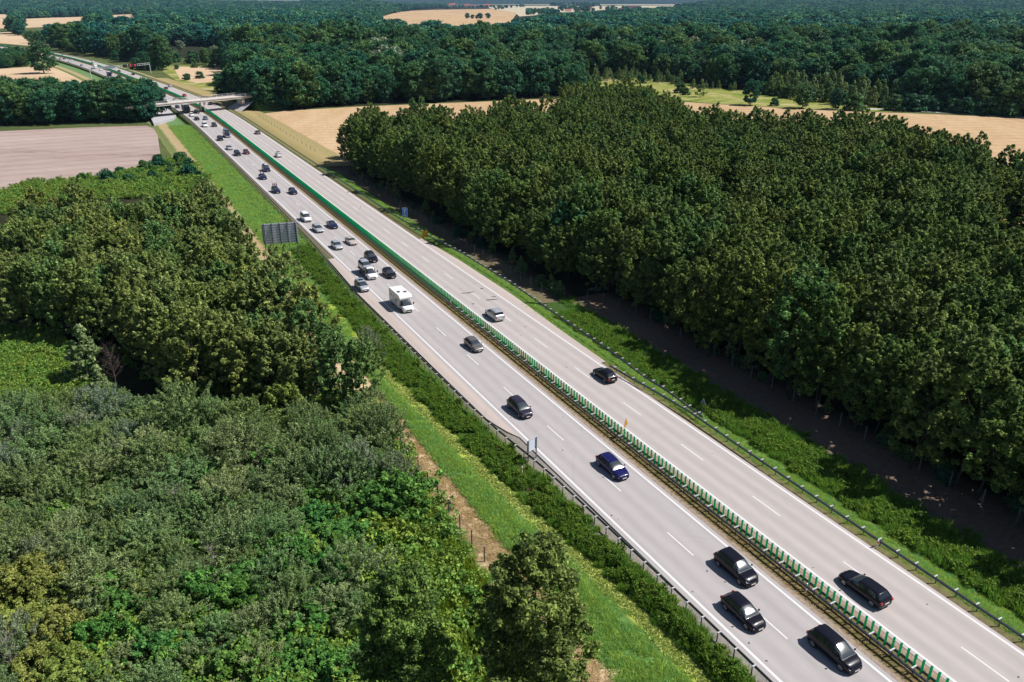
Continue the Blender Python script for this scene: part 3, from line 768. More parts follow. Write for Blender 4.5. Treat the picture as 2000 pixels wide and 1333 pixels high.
def gantry():
    A = Vector((*P(179, 156, -.5), -.5)); B = Vector((*P(295, 144, -.5), -.5)); d = B - A; Ln = d.length; rz = math.atan2(d.y, d.x); H = 7.6
    root = empty('sign_gantry', A, rz); tag(root, 'grey sign gantry spanning the far motorway with red lane signals', 'gantry')
    for x in (0, Ln):
        m = MB(); m.tube([(x, 0, 0), (x, 0, H)], [.30, .24], 8); m.build('leg', M['spacer'], root)
    m = MB()
    for z in (H - .1, H - 1.3):
        for y in (-.3, .3): m.box((Ln / 2, y, z), (Ln, .14, .14))
    n = 22
    for k in range(n + 1):
        for y in (-.3, .3):
            m.tube([(Ln * k / n, y, H - 1.3), (Ln * min(n, k + .5) / n, y, H - .1)], .05, 4)
    m.build('truss', M['spacer'], root)
    for x0, x1, mt in ((.24, .40, 'dull'), (.53, .60, 'sign_black'), (.62, .69, 'sign_black'), (.70, .77, 'sign_black')):
        m = MB(); m.box((Ln * (x0 + x1) / 2, -.55, H - .75), (Ln * (x1 - x0), .2, 1.9)); p = m.build('panel', M[mt], root)
        if x0 > .6:
            m = MB()
            c = Ln * (x0 + x1) / 2
            for sg in (-1, 1):
                m.prism([(c - .62, H - .75 - sg * .62 - .14), (c - .62, H - .75 - sg * .62 + .14), (c + .62, H - .75 + sg * .62 + .14), (c + .62, H - .75 + sg * .62 - .14)], -.67, -.655)
            m.build('signal', M['screen_red'], p)
gantry()

# ------------------------------------------------------------------ vehicles
def interp(tab, x): return lerp(tab, x)

def car_parts(L, W, H, cowl, header, roof_end, rw_end, tail_z, hood=(.66, .90), belt=.92, rear_round=.12, side=None, pillars=None, side_glass=True, gl_rear=True):
    """lofted shell; returns bmesh builders for paint, windscreen, side windows, rear window"""
    hl = L / 2
    top = [(-hl, .58), (-hl + .03, .74), (-hl + .10, tail_z - .06), (rw_end - .10, tail_z), (rw_end, tail_z + .02), (roof_end - .02, H - .07), (roof_end + .25, H - .02), ((roof_end + header) / 2, H), (header - .22, H - .035), (header, H - .085), (header + (cowl - header) * .25, H - .085 - (H - .115 - hood[1]) * .25 + .030), ((header + cowl) / 2, (H - .085 + hood[1] + .03) / 2 + .042), (header + (cowl - header) * .75, H - .085 - (H - .115 - hood[1]) * .75 + .032), (cowl, hood[1] + .014), (cowl + .08, hood[1] + .004), ((cowl + hl) / 2 + .1, (hood[0] + hood[1]) / 2 + .045), (hl - .16, hood[0] + .03), (hl - .05, hood[0] - .07), (hl, .50)]
    bl = [(-hl, min(tail_z, belt) - .16), (-hl + .2, min(tail_z, belt + .06)), (roof_end, belt + .05), (cowl, belt - .02), (hl - .3, hood[0] - .02), (hl, .5)]
    wf = [(-hl, .72), (-hl + .06, .84), (-hl + .22, .94), (-hl + .7, 1.0), (.3, 1.0), (hl - .75, .985), (hl - .35, .93), (hl - .12, .82), (hl, .62)]
    if side is None: side = (rw_end + (.10 if tail_z > belt + .15 or rw_end < -hl + .7 else .35), cowl - .12)
    if pillars is None: pillars = ((side[0] + side[1]) / 2 - .12,)
    xs = {header + (cowl - header) * .25, (header + cowl) / 2, header + (cowl - header) * .75, -hl, -hl + .03, -hl + .1, -hl + .22, rw_end - .1, rw_end, rw_end + (roof_end - rw_end) * .12, roof_end - (roof_end - rw_end) * .10, roof_end, roof_end + .25, (roof_end + header) / 2, header - .22, header, header + (cowl - header) * .03, cowl - (cowl - header) * .03, cowl, cowl + .08, (cowl + hl) / 2 + .1, hl - .35, hl - .16, hl - .05, hl, side[0], side[1]}
    for p in pillars: xs |= {p - .045, p + .045}
    a = -hl
    while a < hl: xs.add(round(a, 3)); a += .3
    xs = sorted(xs); ys = [xs[0]]
    for x in xs[1:]:
        if x - ys[-1] > .018: ys.append(x)
    xs = ys
    rows = []
    for x in xs:
        hw = W / 2 * interp(wf, x); zt = interp(top, x); zb = min(interp(bl, x), zt - .02); t = max(0, zt - zb)
        k = min(1, t / .34)
        rh = hw * (.90 - .17 * k); zs = .20 + (.10 if abs(x) > hl - .12 else 0)
        sec = [(hw * .90, zs), (hw * .985, zs + .16), (hw, .30 + .32 * (zb - .3)), (hw * .985, .3 + .72 * (zb - .3)), (hw * .94, zb)]
        sec += [(hw * .94 - (hw * .94 - rh) * .12, zb + t * .10), (rh + .02, zb + t * .80), (rh * .93, zb + t * .93), (rh * .62, zt - .008), (0, zt + (.012 if k > .5 else .02))]
        rows.append(sec)
    A = {'body': MB(), 'windscreen': MB(), 'side_window': MB(), 'rear_window': MB()}
    n = len(rows[0])
    full = [[(y, z) for y, z in r] + [(-y, z) for y, z in reversed(r[:-1])] for r in rows]
    m = 2 * n - 1
    vid = {k: {} for k in A}
    def vert(key, i, j):
        d = vid[key]
        if (i, j) not in d:
            d[(i, j)] = len(A[key].v); A[key].v.append((xs[i], full[i][j][0], full[i][j][1]))
        return d[(i, j)]
    def add(key, q):
        A[key].f.append(tuple(vert(key, i, j) for i, j in q)); A[key].mi.append(0)
    e = 1e-4
    for i in range(len(xs) - 1):
        xm = (xs[i] + xs[i + 1]) / 2
        for j in range(m - 1):
            jj = j if j < n - 1 else m - 2 - j      # column from the sill
            key = 'body'
            if header + e < xm < cowl - e and jj >= 6 and interp(top, xm) > interp(bl, xm) + .06 and header + (cowl - header) * .03 - e <= xm <= cowl - (cowl - header) * .03 + e: key = 'windscreen'
            elif gl_rear and rw_end + (roof_end - rw_end) * .12 - e <= xm <= roof_end - (roof_end - rw_end) * .10 + e and jj >= 6 and roof_end - rw_end > .12: key = 'rear_window'
            elif side_glass and jj == 5 and side[0] < xm < side[1] and all(abs(xm - p) > .046 for p in pillars) and interp(top, xm) - interp(bl, xm) > .12: key = 'side_window'
            add(key, ((i, j), (i + 1, j), (i + 1, j + 1), (i, j + 1)))
    # blunt ends
    for i in (0, len(xs) - 1):
        b = A['body']; idx = [vert('body', i, j) for j in range(m)]; b.f.append(tuple(idx)); b.mi.append(0)
    return A, dict(L=L, W=W, H=H, hl=hl, hood=hood, tail_z=tail_z, cowl=cowl, belt=belt)

def make_vehicle(name, spec, paint, fine=True, roof_rails=False, sunroof=False, wheel_r=.33, axles=None):
    A, d = car_parts(**spec)
    root = empty(name)
    body = A['body'].build('body', paint, root, smooth=True)
    A['windscreen'].build('windscreen', M['windscreen'], root, smooth=True)
    sw = A['side_window']
    if sw.f:
        for sg in (1, -1):
            q = MB(); mp = {}
            for f in sw.f:
                if sum(sw.v[i][1] for i in f) * sg > 0:
                    for i in f:
                        if i not in mp: mp[i] = len(q.v); q.v.append(sw.v[i])
                    q.f.append(tuple(mp[i] for i in f)); q.mi.append(0)
            q.build('side_window', M['glass'], root, smooth=False)
    if A['rear_window'].f: A['rear_window'].build('rear_window', M['glass'], root, smooth=True)
    hl, W = d['hl'], d['W']
    ax = axles or (-hl + .85, hl - .88)
    for x in ax:
        for sg in (1, -1):
            y = sg * (W / 2 - .09)
            m = MB(); m.cyl((x, y, wheel_r), (0, 1, 0), wheel_r, .21, 18); w = m.build('wheel', M['rubber'], root)
            if fine:
                m = MB(); m.cyl((x, y + sg * .107, wheel_r), (0, 1, 0), wheel_r * .66, .012, 14); m.build('rim', M['rim'], w)
    hz = d['hood'][0]
    for sg in (1, -1):
        m = MB(); m.v = []
        y = sg * W * .345
        m.quad([(hl - .02, y - sg * .14, hz - .16), (hl - .13, y + sg * .11, hz - .13), (hl - .30, y + sg * .115, hz + .005), (hl - .10, y - sg * .12, hz - .03)])
        m.quad([(hl - .30, y + sg * .115, hz + .012), (hl - .10, y - sg * .12, hz - .022), (hl - .2, y - sg * .16, hz + .03), (hl - .42, y + sg * .05, hz + .045)])
        m.build('headlight', M['lamp'], root)
        m = MB(); tz = min(d['tail_z'], .95); m.box((-hl + .05, sg * W * .375, tz - .14), (.13, .20, .22)); m.build('tail_light', M['tail'], root)
        m = MB(); m.box((d['cowl'] - .28, sg * (W / 2 + .07), d['belt'] + .06), (.11, .17, .13)); m.build('mirror', paint, root, bevel=.02)
    m = MB(); m.box((hl + .012, 0, .40), (.02, .52, .115)); m.build('number_plate', M['plate'], root)
    m = MB(); m.box((-hl - .012, 0, .66), (.02, .52, .115)); m.build('number_plate', M['plate'], root)
    m = MB(); m.box((hl - .01, 0, .50), (.05, W * .42, .10)); m.box((hl - .02, 0, .29), (.05, W * .56, .09)); m.build('grille', M['trim'], root)
    if roof_rails:
        for sg in (1, -1):
            m = MB(); x0, x1 = spec['roof_end'] + .25, spec['header'] - .25
            y = sg * W / 2 * .66; z = d['H'] + .03
            m.tube([(x0, y, z - .05), (x0 + .08, y, z), (x1 - .08, y, z - .01), (x1, y, z - .06)], .018, 5); m.build('roof_rail', M['rim'], root)
    if sunroof:
        m = MB(); m.box(((spec['header'] + spec['roof_end']) / 2 + .2, 0, d['H'] + .012), (.95, W * .48, .012)); m.build('sunroof', M['glass'], root)
    return root

SPEC = {
 'hatch': dict(L=4.25, W=1.78, H=1.48, cowl=1.08, header=.16, roof_end=-1.50, rw_end=-1.90, tail_z=1.0),
 'wagon': dict(L=4.72, W=1.82, H=1.49, cowl=1.16, header=.22, roof_end=-1.78, rw_end=-2.16, tail_z=1.0),
 'sedan': dict(L=4.66, W=1.80, H=1.45, cowl=1.12, header=.20, roof_end=-.90, rw_end=-1.52, tail_z=1.04),
 'suv': dict(L=4.55, W=1.88, H=1.68, cowl=1.14, header=.28, roof_end=-1.72, rw_end=-2.02, tail_z=1.12, hood=(.80, 1.04), belt=1.06),
 'mpv': dict(L=4.55, W=1.84, H=1.66, cowl=1.36, header=.34, roof_end=-1.72, rw_end=-2.02, tail_z=1.08, hood=(.72, .98), belt=1.0),
 'coupe': dict(L=4.45, W=1.80, H=1.33, cowl=.85, header=.12, roof_end=-.72, rw_end=-1.45, tail_z=1.0, hood=(.64, .86), belt=.88),
 'van': dict(L=4.9, W=1.92, H=1.95, cowl=1.62, header=.85, roof_end=-2.10, rw_end=-2.34, tail_z=1.15, hood=(.82, 1.10), belt=1.12, pillars=(.25, -.9)),
 'cab': dict(L=2.55, W=1.98, H=2.12, cowl=.62, header=-.05, roof_end=-1.12, rw_end=-1.20, tail_z=1.6, hood=(.84, 1.12), belt=1.16, side=(-.55, .5), pillars=(-1.9,), gl_rear=False),
}
PROTO = {}
def vehicle(kind, paint, **k):
    key = (kind, tuple(sorted(k.items())))
    if key not in PROTO:
        PROTO[key] = make_vehicle({'hatch': 'hatchback', 'wagon': 'estate_car', 'sedan': 'saloon_car', 'suv': 'off_road_car', 'mpv': 'minivan', 'coupe': 'coupe_car', 'van': 'van'}[kind], SPEC[kind], M[paint], **k)
        return PROTO[key]
    r = dup(PROTO[key])
    for o in r.children:
        st = o.name.split('.')[0]
        if st in ('body', 'mirror') and o.data.materials:
            o.material_slots[0].link = 'OBJECT'; o.material_slots[0].material = M[paint]
    return r

def place(o, s, l, toward, yaw=0.0, z=0.0):
    p = Rd(s, l, z); h = heading(s) + (PI if toward else 0) + yaw
    o.location = p; o.rotation_euler = (0, 0, h)

LA, LB, RI_, RO_ = -8.05, -4.15, 4.1, 7.85
def at_s(u, v, z=.7): return SL(*P(u, v, z))[0]

CARS = [  # kind, paint, u, v, lateral, toward camera, label, options
 ('mpv', 'black', 1637, 1262, -4.0, 1, 'black minivan nearest the bottom edge beside the median rail', dict(roof_rails=False)),
 ('hatch', 'black', 1445, 1196, -7.55, 1, 'black hatchback in the outer lane alongside the left guard rail, lowest on that lane', {}),
 ('suv', 'black', 1431, 1109, -4.15, 1, 'black off-road car with a sun glint on its windscreen, behind the two lowest black cars', {}),
 ('wagon', 'navy', 1200, 909, -4.6, 1, 'royal blue estate car with roof rails passing the amber warning sign', dict(roof_rails=True)),
 ('mpv', 'plum', 1011, 796, -7.4, 1, 'dark plum minivan at the end of the left lay-by', {}),
 ('hatch', 'grey', 927, 672, -4.1, 1, 'grey-brown hatchback between the camper and the plum minivan', {}),
 ('mpv', 'silver', 701, 558, -11.1, 1, 'silver minivan with dark sunroof standing on the left lay-by', dict(sunroof=True)),
 ('hatch', 'black', 760, 533, -4.15, 1, 'small black rounded hatchback beside the white recovery truck', {}),
 ('suv', 'black', 728, 501, -4.1, 1, 'square black off-road car behind the rounded black hatchback', {}),
 ('coupe', 'beige', 689, 470, -4.15, 1, 'champagne coloured coupe in the inner lane', {}),
 ('hatch', 'silver', 656, 479, -7.9, 1, 'silver hatchback level with the champagne coupe', {}),
 ('sedan', 'darkblue', 653.5, 438, -4.15, 1, 'dark blue saloon car ahead of the champagne coupe', {}),
 ('wagon', 'silver', 619, 446, -8.0, 1, 'silver estate car between the white van and the silver hatchback', {}),
 ('van', 'white', 594, 424, -8.1, 1, 'white van beside the ribbed sign board', {}),
 ('hatch', 'darkblue', 575.5, 373, -4.15, 1, 'blue-black hatchback next to the car with three upright bikes', {}),
 ('wagon', 'darkblue', 539, 371, -8.0, 1, 'dark blue estate car carrying three upright bikes', {}),
 ('sedan', 'darkblue', 512.5, 345, -7.6, 1, 'dark blue saloon car carrying two bikes on the roof', {}),
 ('van', 'darkblue', 520.5, 328.5, -4.3, 1, 'dark blue van with pale roof box behind the bike carriers', {}),
 ('hatch', 'maroon', 484, 296.5, -4.2, 1, 'maroon hatchback alone in the inner oncoming lane', {}),
 ('suv', 'black', 460, 299.5, -7.5, 1, 'black car with bright headlights left of the maroon hatchback', {}),
 ('sedan', 'silver', 447, 288.5, -8.0, 1, 'silver saloon car following the black car with bright headlights', {}),
 ('suv', 'black', 427.5, 270.5, -7.8, 1, 'black off-road car beside the dark minibus', {}),
 ('mpv', 'plum', 415.5, 244, -4.3, 1, 'dark car in the inner lane right of the small white van', {}),
 ('van', 'white', 394.5, 244, -7.9, 1, 'small white van in the outer lane in front of the bridge', {}),
 ('sedan', 'black', 379, 232, -7.9, 1, 'black saloon car with lit lamps behind the small white van', {}),
 ('hatch', 'steelblue', 399, 231, -4.3, 1, 'grey-blue hatchback in the inner lane before the bridge', {}),
 ('wagon', 'white', 370, 224.5, -8.0, 1, 'white estate car in front of the lorry', {}),
 ('suv', 'black', 380, 218.5, -4.2, 1, 'black car with pale bonnet beside the lorry under the bridge', {}),
 ('hatch', 'plum', 342, 209, -8.9, 1, 'dark hatchback half hidden behind the lorry', {}),
 ('hatch', 'silver', 336, 195.5, -4.3, 1, 'silver hatchback just beyond the bridge deck in the inner lane', {}),
 ('sedan', 'white', 321.5, 196, -7.9, 1, 'white saloon car just beyond the bridge deck', {}),
 ('mpv', 'steelblue', 316.5, 183, -4.3, 1, 'steel blue minivan farther beyond the bridge', {}),
 ('hatch', 'white', 264.5, 158.5, -4.3, 1, 'white hatchback peeping over the dark tree clump', {}),
 ('wagon', 'white', 274.5, 161.5, -4.6, 1, 'white estate car peeping over the right end of the dark tree clump', {}),
 ('sedan', 'black', 223.5, 143, -4.3, 1, 'black saloon car right of the far dark box van', {}),
 ('hatch', 'white', 199, 136, -4.4, 1, 'white hatchback in front of the far white coach', {}),
 ('hatch', 'black', 179.5, 134.5, -8.0, 1, 'black hatchback by the left leg of the gantry', {}),
 ('sedan', 'silver', 158.5, 127.5, -8.0, 1, 'silver saloon car left of the gantry', {}),
 ('hatch', 'white', 137, 118.8, -4.4, 1, 'white hatchback right of the lone field tree', {}),
 ('wagon', 'white', 131, 120.5, -7.9, 1, 'white estate car right of the lone field tree in the outer lane', {}),
 ('hatch', 'maroon', 122, 115, -4.3, 1, 'dark red hatchback emerging from behind the lone field tree', {}),
 ('mpv', 'silver', 113.5, 115.5, -7.9, 1, 'silver minivan emerging from behind the lone field tree', {}),
 ('hatch', 'black', 55.5, 103.4, -8.0, 1, 'black hatchback left of the lone field tree', {}),
 ('wagon', 'white', 59.5, 101, -4.4, 1, 'white estate car left of the lone field tree', {}),
 ('hatch', 'white', 40.5, 99.6, -7.2, 1, 'white hatchback above the roadside bushes at the far left', {}),
 ('sedan', 'grey', 29, 99.2, -8.2, 1, 'grey saloon car above the roadside bushes at the far left', {}),
 ('mpv', 'silver', 19.5, 96.5, -6, 1, 'silver minivan near the left picture edge', {}),
 ('hatch', 'black', 7, 95.6, -8, 1, 'black hatchback at the left picture edge', {}),
 ('wagon', 'black', 1689, 1146, 4.2, 0, 'long black estate car driving away beside the green slats', {}),
 ('hatch', 'black', 1174, 732, 7.9, 0, 'black hatchback driving away past the end of the right lay-by', {}),
 ('suv', 'silver', 962.5, 613, 4.3, 0, 'silver off-road estate with roof rails driving away in the inner lane', dict(roof_rails=True)),
 ('hatch', 'white', 544.5, 302.5, 4.4, 0, 'white hatchback with dark red roof load driving away', {}),
 ('hatch', 'grey', 502, 258.5, 8.0, 0, 'dark grey hatchback driving away past the dry verge', {}),
 ('sedan', 'black', 408, 202.5, 8.0, 0, 'black saloon car driving away under the bridge', {}),
 ('hatch', 'red', 359, 186.5, 4.5, 0, 'bright red hatchback driving away beyond the bridge', {}),
 ('wagon', 'maroon', 329.5, 172, 4.5, 0, 'maroon estate car driving away beyond the bridge', {}),
 ('mpv', 'silver', 337.5, 167.5, 9.6, 0, 'silver minivan near the far right road edge', {}),
 ('sedan', 'maroon', 304, 156.3, 7.9, 0, 'dark red saloon car driving away beside the dry meadow', {}),
 ('hatch', 'black', 267.5, 144.6, 7.8, 0, 'black hatchback driving away just before the gantry', {}),
 ('hatch', 'black', 235.5, 139, 4.2, 0, 'black hatchback driving away under the gantry signals', {}),
 ('wagon', 'white', 189.5, 120.8, 7.0, 0, 'white estate car driving away beyond the gantry', {}),
 ('van', 'white', 135.5, 108.2, 4.4, 0, 'white van driving away below the big roadside trees', {}),
 ('hatch', 'black', 20, 90, 6.0, 0, 'black hatchback driving away at the far left edge', {}),
]
PLACED = {}
for kind, paint, u, v, l, tw, label, opt in CARS:
    o = vehicle(kind, paint, **opt); s = at_s(u, v, SPEC[kind]['H'] * .45)
    place(o, s, l, tw)
    tag(o, label, {'van': 'van', 'mpv': 'minivan'}.get(kind, 'car'), 'oncoming traffic' if tw else 'traffic driving away')
    PLACED[label] = o

# load carried on the roofs
def bicycle(parent_s, l, dx, dy, z, toward, label):
    root = empty('bicycle'); tag(root, label, 'bicycle', 'bikes carried on car roofs')
    for x in (-.52, .52):
        m = MB(); pts = [(x + .33 * math.cos(a), 0, .34 + .33 * math.sin(a)) for a in np.linspace(0, 2 * PI, 15)]
        m.tube(pts, .03, 4, cap=False); m.build('wheel', M['rubber'], root)
    m = MB()
    for a, b in (((-.52, .34), (-.12, .80)), ((-.12, .80), (-.03, .32)), ((-.03, .32), (-.52, .34)), ((-.12, .80), (.38, .82)), ((.38, .82), (-.03, .32)), ((.40, .95), (.52, .34))):
        m.tube([(a[0], 0, a[1]), (b[0], 0, b[1])], .032, 5)
    m.build('frame', M['red'], root)
    m = MB(); m.tube([(.36, -.27, 1.0), (.40, 0, 1.0), (.36, .27, 1.0)], .028, 5); m.build('handlebar', M['trim'], root)
    m = MB(); m.box((-.15, 0, .93), (.26, .13, .07)); m.tube([(-.15, 0, .9), (-.12, 0, .78)], .025, 5); m.build('saddle', M['trim'], root)
    p = Rd(parent_s, l); h = heading(parent_s) + (PI if toward else 0)
    root.location = (p.x + dx * math.cos(h) - dy * math.sin(h), p.y + dx * math.sin(h) + dy * math.cos(h), z); root.rotation_euler = (0, 0, h)
s1 = at_s(539, 371, .67)
for k, (dx, dy) in enumerate(((-.55, .48), (-.6, .0), (-.55, -.48))):
    bicycle(s1, -8.0, dx, dy, 1.5, 1, 'bike standing upright on the roof of the estate car, %s of three' % ('outermost towards the median', 'middle', 'outermost towards the verge')[k])
s1 = at_s(512.5, 345, .67)
for k, dy in enumerate((.42, -.42)):
    bicycle(s1, -7.6, -.2, dy, 1.46, 1, 'bike on the roof of the dark blue saloon, %s of two' % ('the one nearer the median', 'the one nearer the verge')[k])
def roof_box(s, l, z, tw, mat, label, name='roof_box', d=(1.9, .85, .38)):
    root = empty(name, Rd(s, l, z), heading(s) + (PI if tw else 0)); tag(root, label, 'roof box')
    m = MB(); m.prism([(-d[0] / 2, 0), (d[0] / 2, 0), (d[0] / 2 - .35, d[2]), (-d[0] / 2 + .05, d[2])], -d[1] / 2, d[1] / 2); m.build('lid', M[mat], root, bevel=.03)
    m = MB()
    for x in (-.5, .5): m.box((x, 0, -.03), (.06, 1.2, .05))
    m.build('crossbar', M['trim'], root)
roof_box(at_s(520.5, 328.5, .88), -4.3, 2.0, 1, 'silver', 'pale roof box on top of the dark blue van')
roof_box(at_s(544.5, 302.5, .67), 4.4, 1.54, 0, 'maroon', 'dark red roof load on top of the white hatchback', d=(1.3, .9, .22))

def wheels(root, pts, r, w=.24):
    for x, y in pts:
        m = MB(); m.cyl((x, y, r), (0, 1, 0), r, w, 16); q = m.build('wheel', M['rubber'], root)
        m = MB(); m.cyl((x, y + math.copysign(w / 2 + .004, y), r), (0, 1, 0), r * .6, .012, 12); m.build('rim', M['rim'], q)

def cab_front(root, x0, paint, W=1.98):
    sp = dict(SPEC['cab']); sp['W'] = W
    A, d = car_parts(**sp)
    for key, mt, nm in (('body', paint, 'cab'), ('windscreen', M['windscreen'], 'windscreen')):
        mb = A[key]; mb.v = [(x + x0, y, z) for x, y, z in mb.v]; mb.build(nm, mt, root, smooth=True)
    sw = A['side_window']
    for sg in (1, -1):
        q = MB(); mp = {}
        for f in sw.f:
            if sum(sw.v[i][1] for i in f) * sg > 0:
                for i in f:
                    if i not in mp: mp[i] = len(q.v); x, y, z = sw.v[i]; q.v.append((x + x0, y, z))
                q.f.append(tuple(mp[i] for i in f)); q.mi.append(0)
        if q.f: q.build('side_window', M['glass'], root)
    hl = d['hl']
    for sg in (1, -1):
        m = MB(); y = sg * W * .36; hz = .84
        m.quad([(x0 + hl - .0, y - sg * .15, hz - .18), (x0 + hl - .10, y + sg * .12, hz - .15), (x0 + hl - .26, y + sg * .13, hz + .0), (x0 + hl - .07, y - sg * .13, hz - .03)]); m.build('headlight', M['lamp'], root)
        m = MB(); m.box((x0 + .42, sg * (W / 2 + .18), 1.42), (.12, .2, .36)); m.tube([(x0 + .4, sg * (W / 2 - .05), 1.3), (x0 + .42, sg * (W / 2 + .15), 1.4)], .03, 5); m.build('mirror', M['trim'], root)
    m = MB(); m.box((x0 + hl + .0, 0, .56), (.05, W * .5, .16)); m.build('grille', M['trim'], root)
    m = MB(); m.box((x0 + hl + .02, 0, .38), (.02, .52, .115)); m.build('number_plate', M['plate'], root)

def camper():
    root = empty('motorhome'); tag(root, 'large white motorhome with two roof windows in the outer lane', 'motorhome', 'oncoming traffic')
    W = 2.3
    m = MB(); m.prism([(-3.4, .42), (-3.45, .9), (-3.4, 2.72), (-3.2, 2.82), (1.55, 2.86), (1.95, 2.74), (2.18, 2.46), (2.16, 2.14), (1.35, 2.02), (1.18, 1.9), (1.18, .42)], -W / 2, W / 2)
    m.build('living_box', M['boxwhite'], root, bevel=.07)
    cab_front(root, 2.12, M['white'], 2.02)
    for x, y, a, b in ((.35, .52, .72, .55), (-.1, -.52, .72, .55)):
        m = MB(); m.box((x, y, 2.885), (a, b, .07)); m.build('roof_window', M['rooflight'], root, bevel=.02)
    for sg in (1, -1):
        for x, w in ((.3, .8), (-1.1, .6), (-2.5, .9)):
            m = MB(); m.box((x, sg * (W / 2 + .004), 1.75), (w, .03, .5)); m.build('side_window', M['glass'], root)
    m = MB(); m.box((-.45, -(W / 2 + .004), 1.25), (.62, .02, 1.55)); m.build('door', M['white'], root)
    m = MB(); m.box((-3.46, 0, 1.95), (.03, 1.0, .5)); m.build('rear_window', M['glass'], root)
    for sg in (1, -1):
        m = MB(); m.box((-3.46, sg * .95, .8), (.03, .2, .3)); m.build('tail_light', M['tail'], root)
    wheels(root, [(x, sg * 1.0) for x in (-1.9, 2.35) for sg in (1, -1)], .34)
    place(root, at_s(787, 587, 1.2), -7.75, 1)
camper()

def recovery_truck():
    root = empty('recovery_truck'); tag(root, 'white recovery truck with a silver car loaded on its bed', 'recovery truck', 'oncoming traffic')
    cab_front(root, 2.1, M['white'])
    m = MB(); m.box((-1.15, 0, .86), (4.7, 2.1, .12)); m.build('flat_bed', M['steel'], root)
    m = MB(); m.box((-.6, .42, .62), (5.2, .12, .2)); m.box((-.6, -.42, .62), (5.2, .12, .2)); m.build('chassis', M['trim'], root)
    m = MB(); m.box((1.1, 0, 1.5), (.08, 1.9, 1.2)); m.build('headboard', M['steel'], root)
    for sg in (1, -1):
        m = MB(); m.box((-3.5, sg * .9, .75), (.05, .2, .14)); m.build('tail_light', M['tail'], root)
    wheels(root, [(x, sg * .92) for x in (-2.0, 2.3) for sg in (1, -1)], .34)
    s = at_s(717, 529, .95); place(root, s, -7.7, 1)
    car = vehicle('suv', 'silver'); place(car, s + 1.25, -7.7, 1, z=.92); tag(car, 'silver car carried on the bed of the white recovery truck', 'car')
recovery_truck()

def minibus():
    root = empty('minibus'); tag(root, 'tall dark minibus with a long shadow in the inner oncoming lane', 'minibus', 'oncoming traffic')
    sp = dict(L=6.4, W=2.1, H=2.75, cowl=2.55, header=1.95, roof_end=-2.95, rw_end=-3.1, tail_z=1.4, hood=(.95, 1.35), belt=1.45, pillars=(.9, -.6, -1.9), gl_rear=False)
    A, d = car_parts(**sp)
    A['body'].build('body', M['darkblue'], root, smooth=True); A['windscreen'].build('windscreen', M['windscreen'], root, smooth=True); A['side_window'].build('side_window', M['glass'], root)
    m = MB(); m.box((-.6, 0, 2.8), (4.2, 1.5, .1)); m.build('roof_panel', M['steelblue'], root)
    for sg in (1, -1):
        m = MB(); m.box((3.08, sg * .72, .84), (.2, .34, .2)); m.build('headlight', M['lamp'], root)
        m = MB(); m.box((2.5, sg * 1.2, 1.7), (.12, .2, .4)); m.build('mirror', M['trim'], root)
    m = MB(); m.box((3.2, 0, .55), (.06, 1.5, .18)); m.build('bumper', M['white'], root)
    wheels(root, [(x, sg * .95) for x in (-1.9, 2.1) for sg in (1, -1)], .36)
    place(root, at_s(441, 261, 1.3), -4.2, 1)
minibus()

def lorry():
    root = empty('lorry'); tag(root, 'dark lorry with a pale box roof coming out from under the bridge', 'lorry', 'oncoming traffic')
    m = MB(); m.box((-1.6, 0, 2.15), (7.4, 2.5, 2.6)); m.build('cargo_box', M['boxgrey'], root, bevel=.05)
    m = MB(); m.box((-1.6, 0, 3.49), (7.3, 2.42, .06)); m.build('roof', M['boxwhite'], root)
    m = MB(); m.prism([(2.2, .5), (4.25, .45), (4.3, 1.5), (4.0, 2.6), (3.7, 2.85), (2.2, 2.9)], -1.2, 1.2); m.build('cab', M['trim'], root, bevel=.06)
    m = MB(); m.quad([(4.325, -1.08, 1.55), (4.325, 1.08, 1.55), (4.04, 1.02, 2.52), (4.04, -1.02, 2.52)]); m.build('windscreen', M['glass'], root)
    m = MB(); m.box((3.9, 0, 3.1), (1.0, 2.2, .5)); m.build('wind_deflector', M['boxgrey'], root, bevel=.08)
    for sg in (1, -1):
        m = MB(); m.box((4.3, sg * .86, .85), (.08, .36, .2)); m.build('headlight', M['lamp'], root)
        m = MB(); m.box((4.0, sg * 1.38, 2.0), (.12, .2, .5)); m.build('mirror', M['trim'], root)
        m = MB(); m.box((3.35, sg * 1.205, 2.05), (.8, .02, .7)); m.build('side_window', M['glass'], root)
    wheels(root, [(x, sg * 1.05) for x in (-3.6, -2.5, 3.3) for sg in (1, -1)], .48, .28)
    place(root, at_s(353.5, 213, 1.7), -7.9, 1)
lorry()

def far_box_van(label, u, v, l, paint, top, name, H=3.0, L=6.5):
    root = empty(name); tag(root, label, name.replace('_', ' '), 'oncoming traffic')
    m = MB(); m.prism([(-L / 2, .4), (L / 2 - 1.6, .4), (L / 2 - 1.6, H), (-L / 2, H)], -1.15, 1.15); m.build('body', M[paint], root, bevel=.05)
    m = MB(); m.prism([(L / 2 - 1.6, .4), (L / 2, .45), (L / 2 - .02, 1.1), (L / 2 - .5, 1.35), (L / 2 - .95, 2.2), (L / 2 - 1.6, 2.3)], -1.02, 1.02); m.build('cab', M[top], root, bevel=.05)
    m = MB(); m.quad([(L / 2 - .49, -.9, 1.4), (L / 2 - .49, .9, 1.4), (L / 2 - .94, .84, 2.14), (L / 2 - .94, -.84, 2.14)]); m.build('windscreen', M['glass'], root)
    m = MB(); m.box((-.5, 0, H + .03), (L - 2, 2.1, .05)); m.build('roof', M['boxwhite'], root)
    wheels(root, [(x, sg * .95) for x in (-L / 2 + 1.2, L / 2 - 1.0) for sg in (1, -1)], .4)
    place(root, at_s(u, v, H * .5), l, 1)
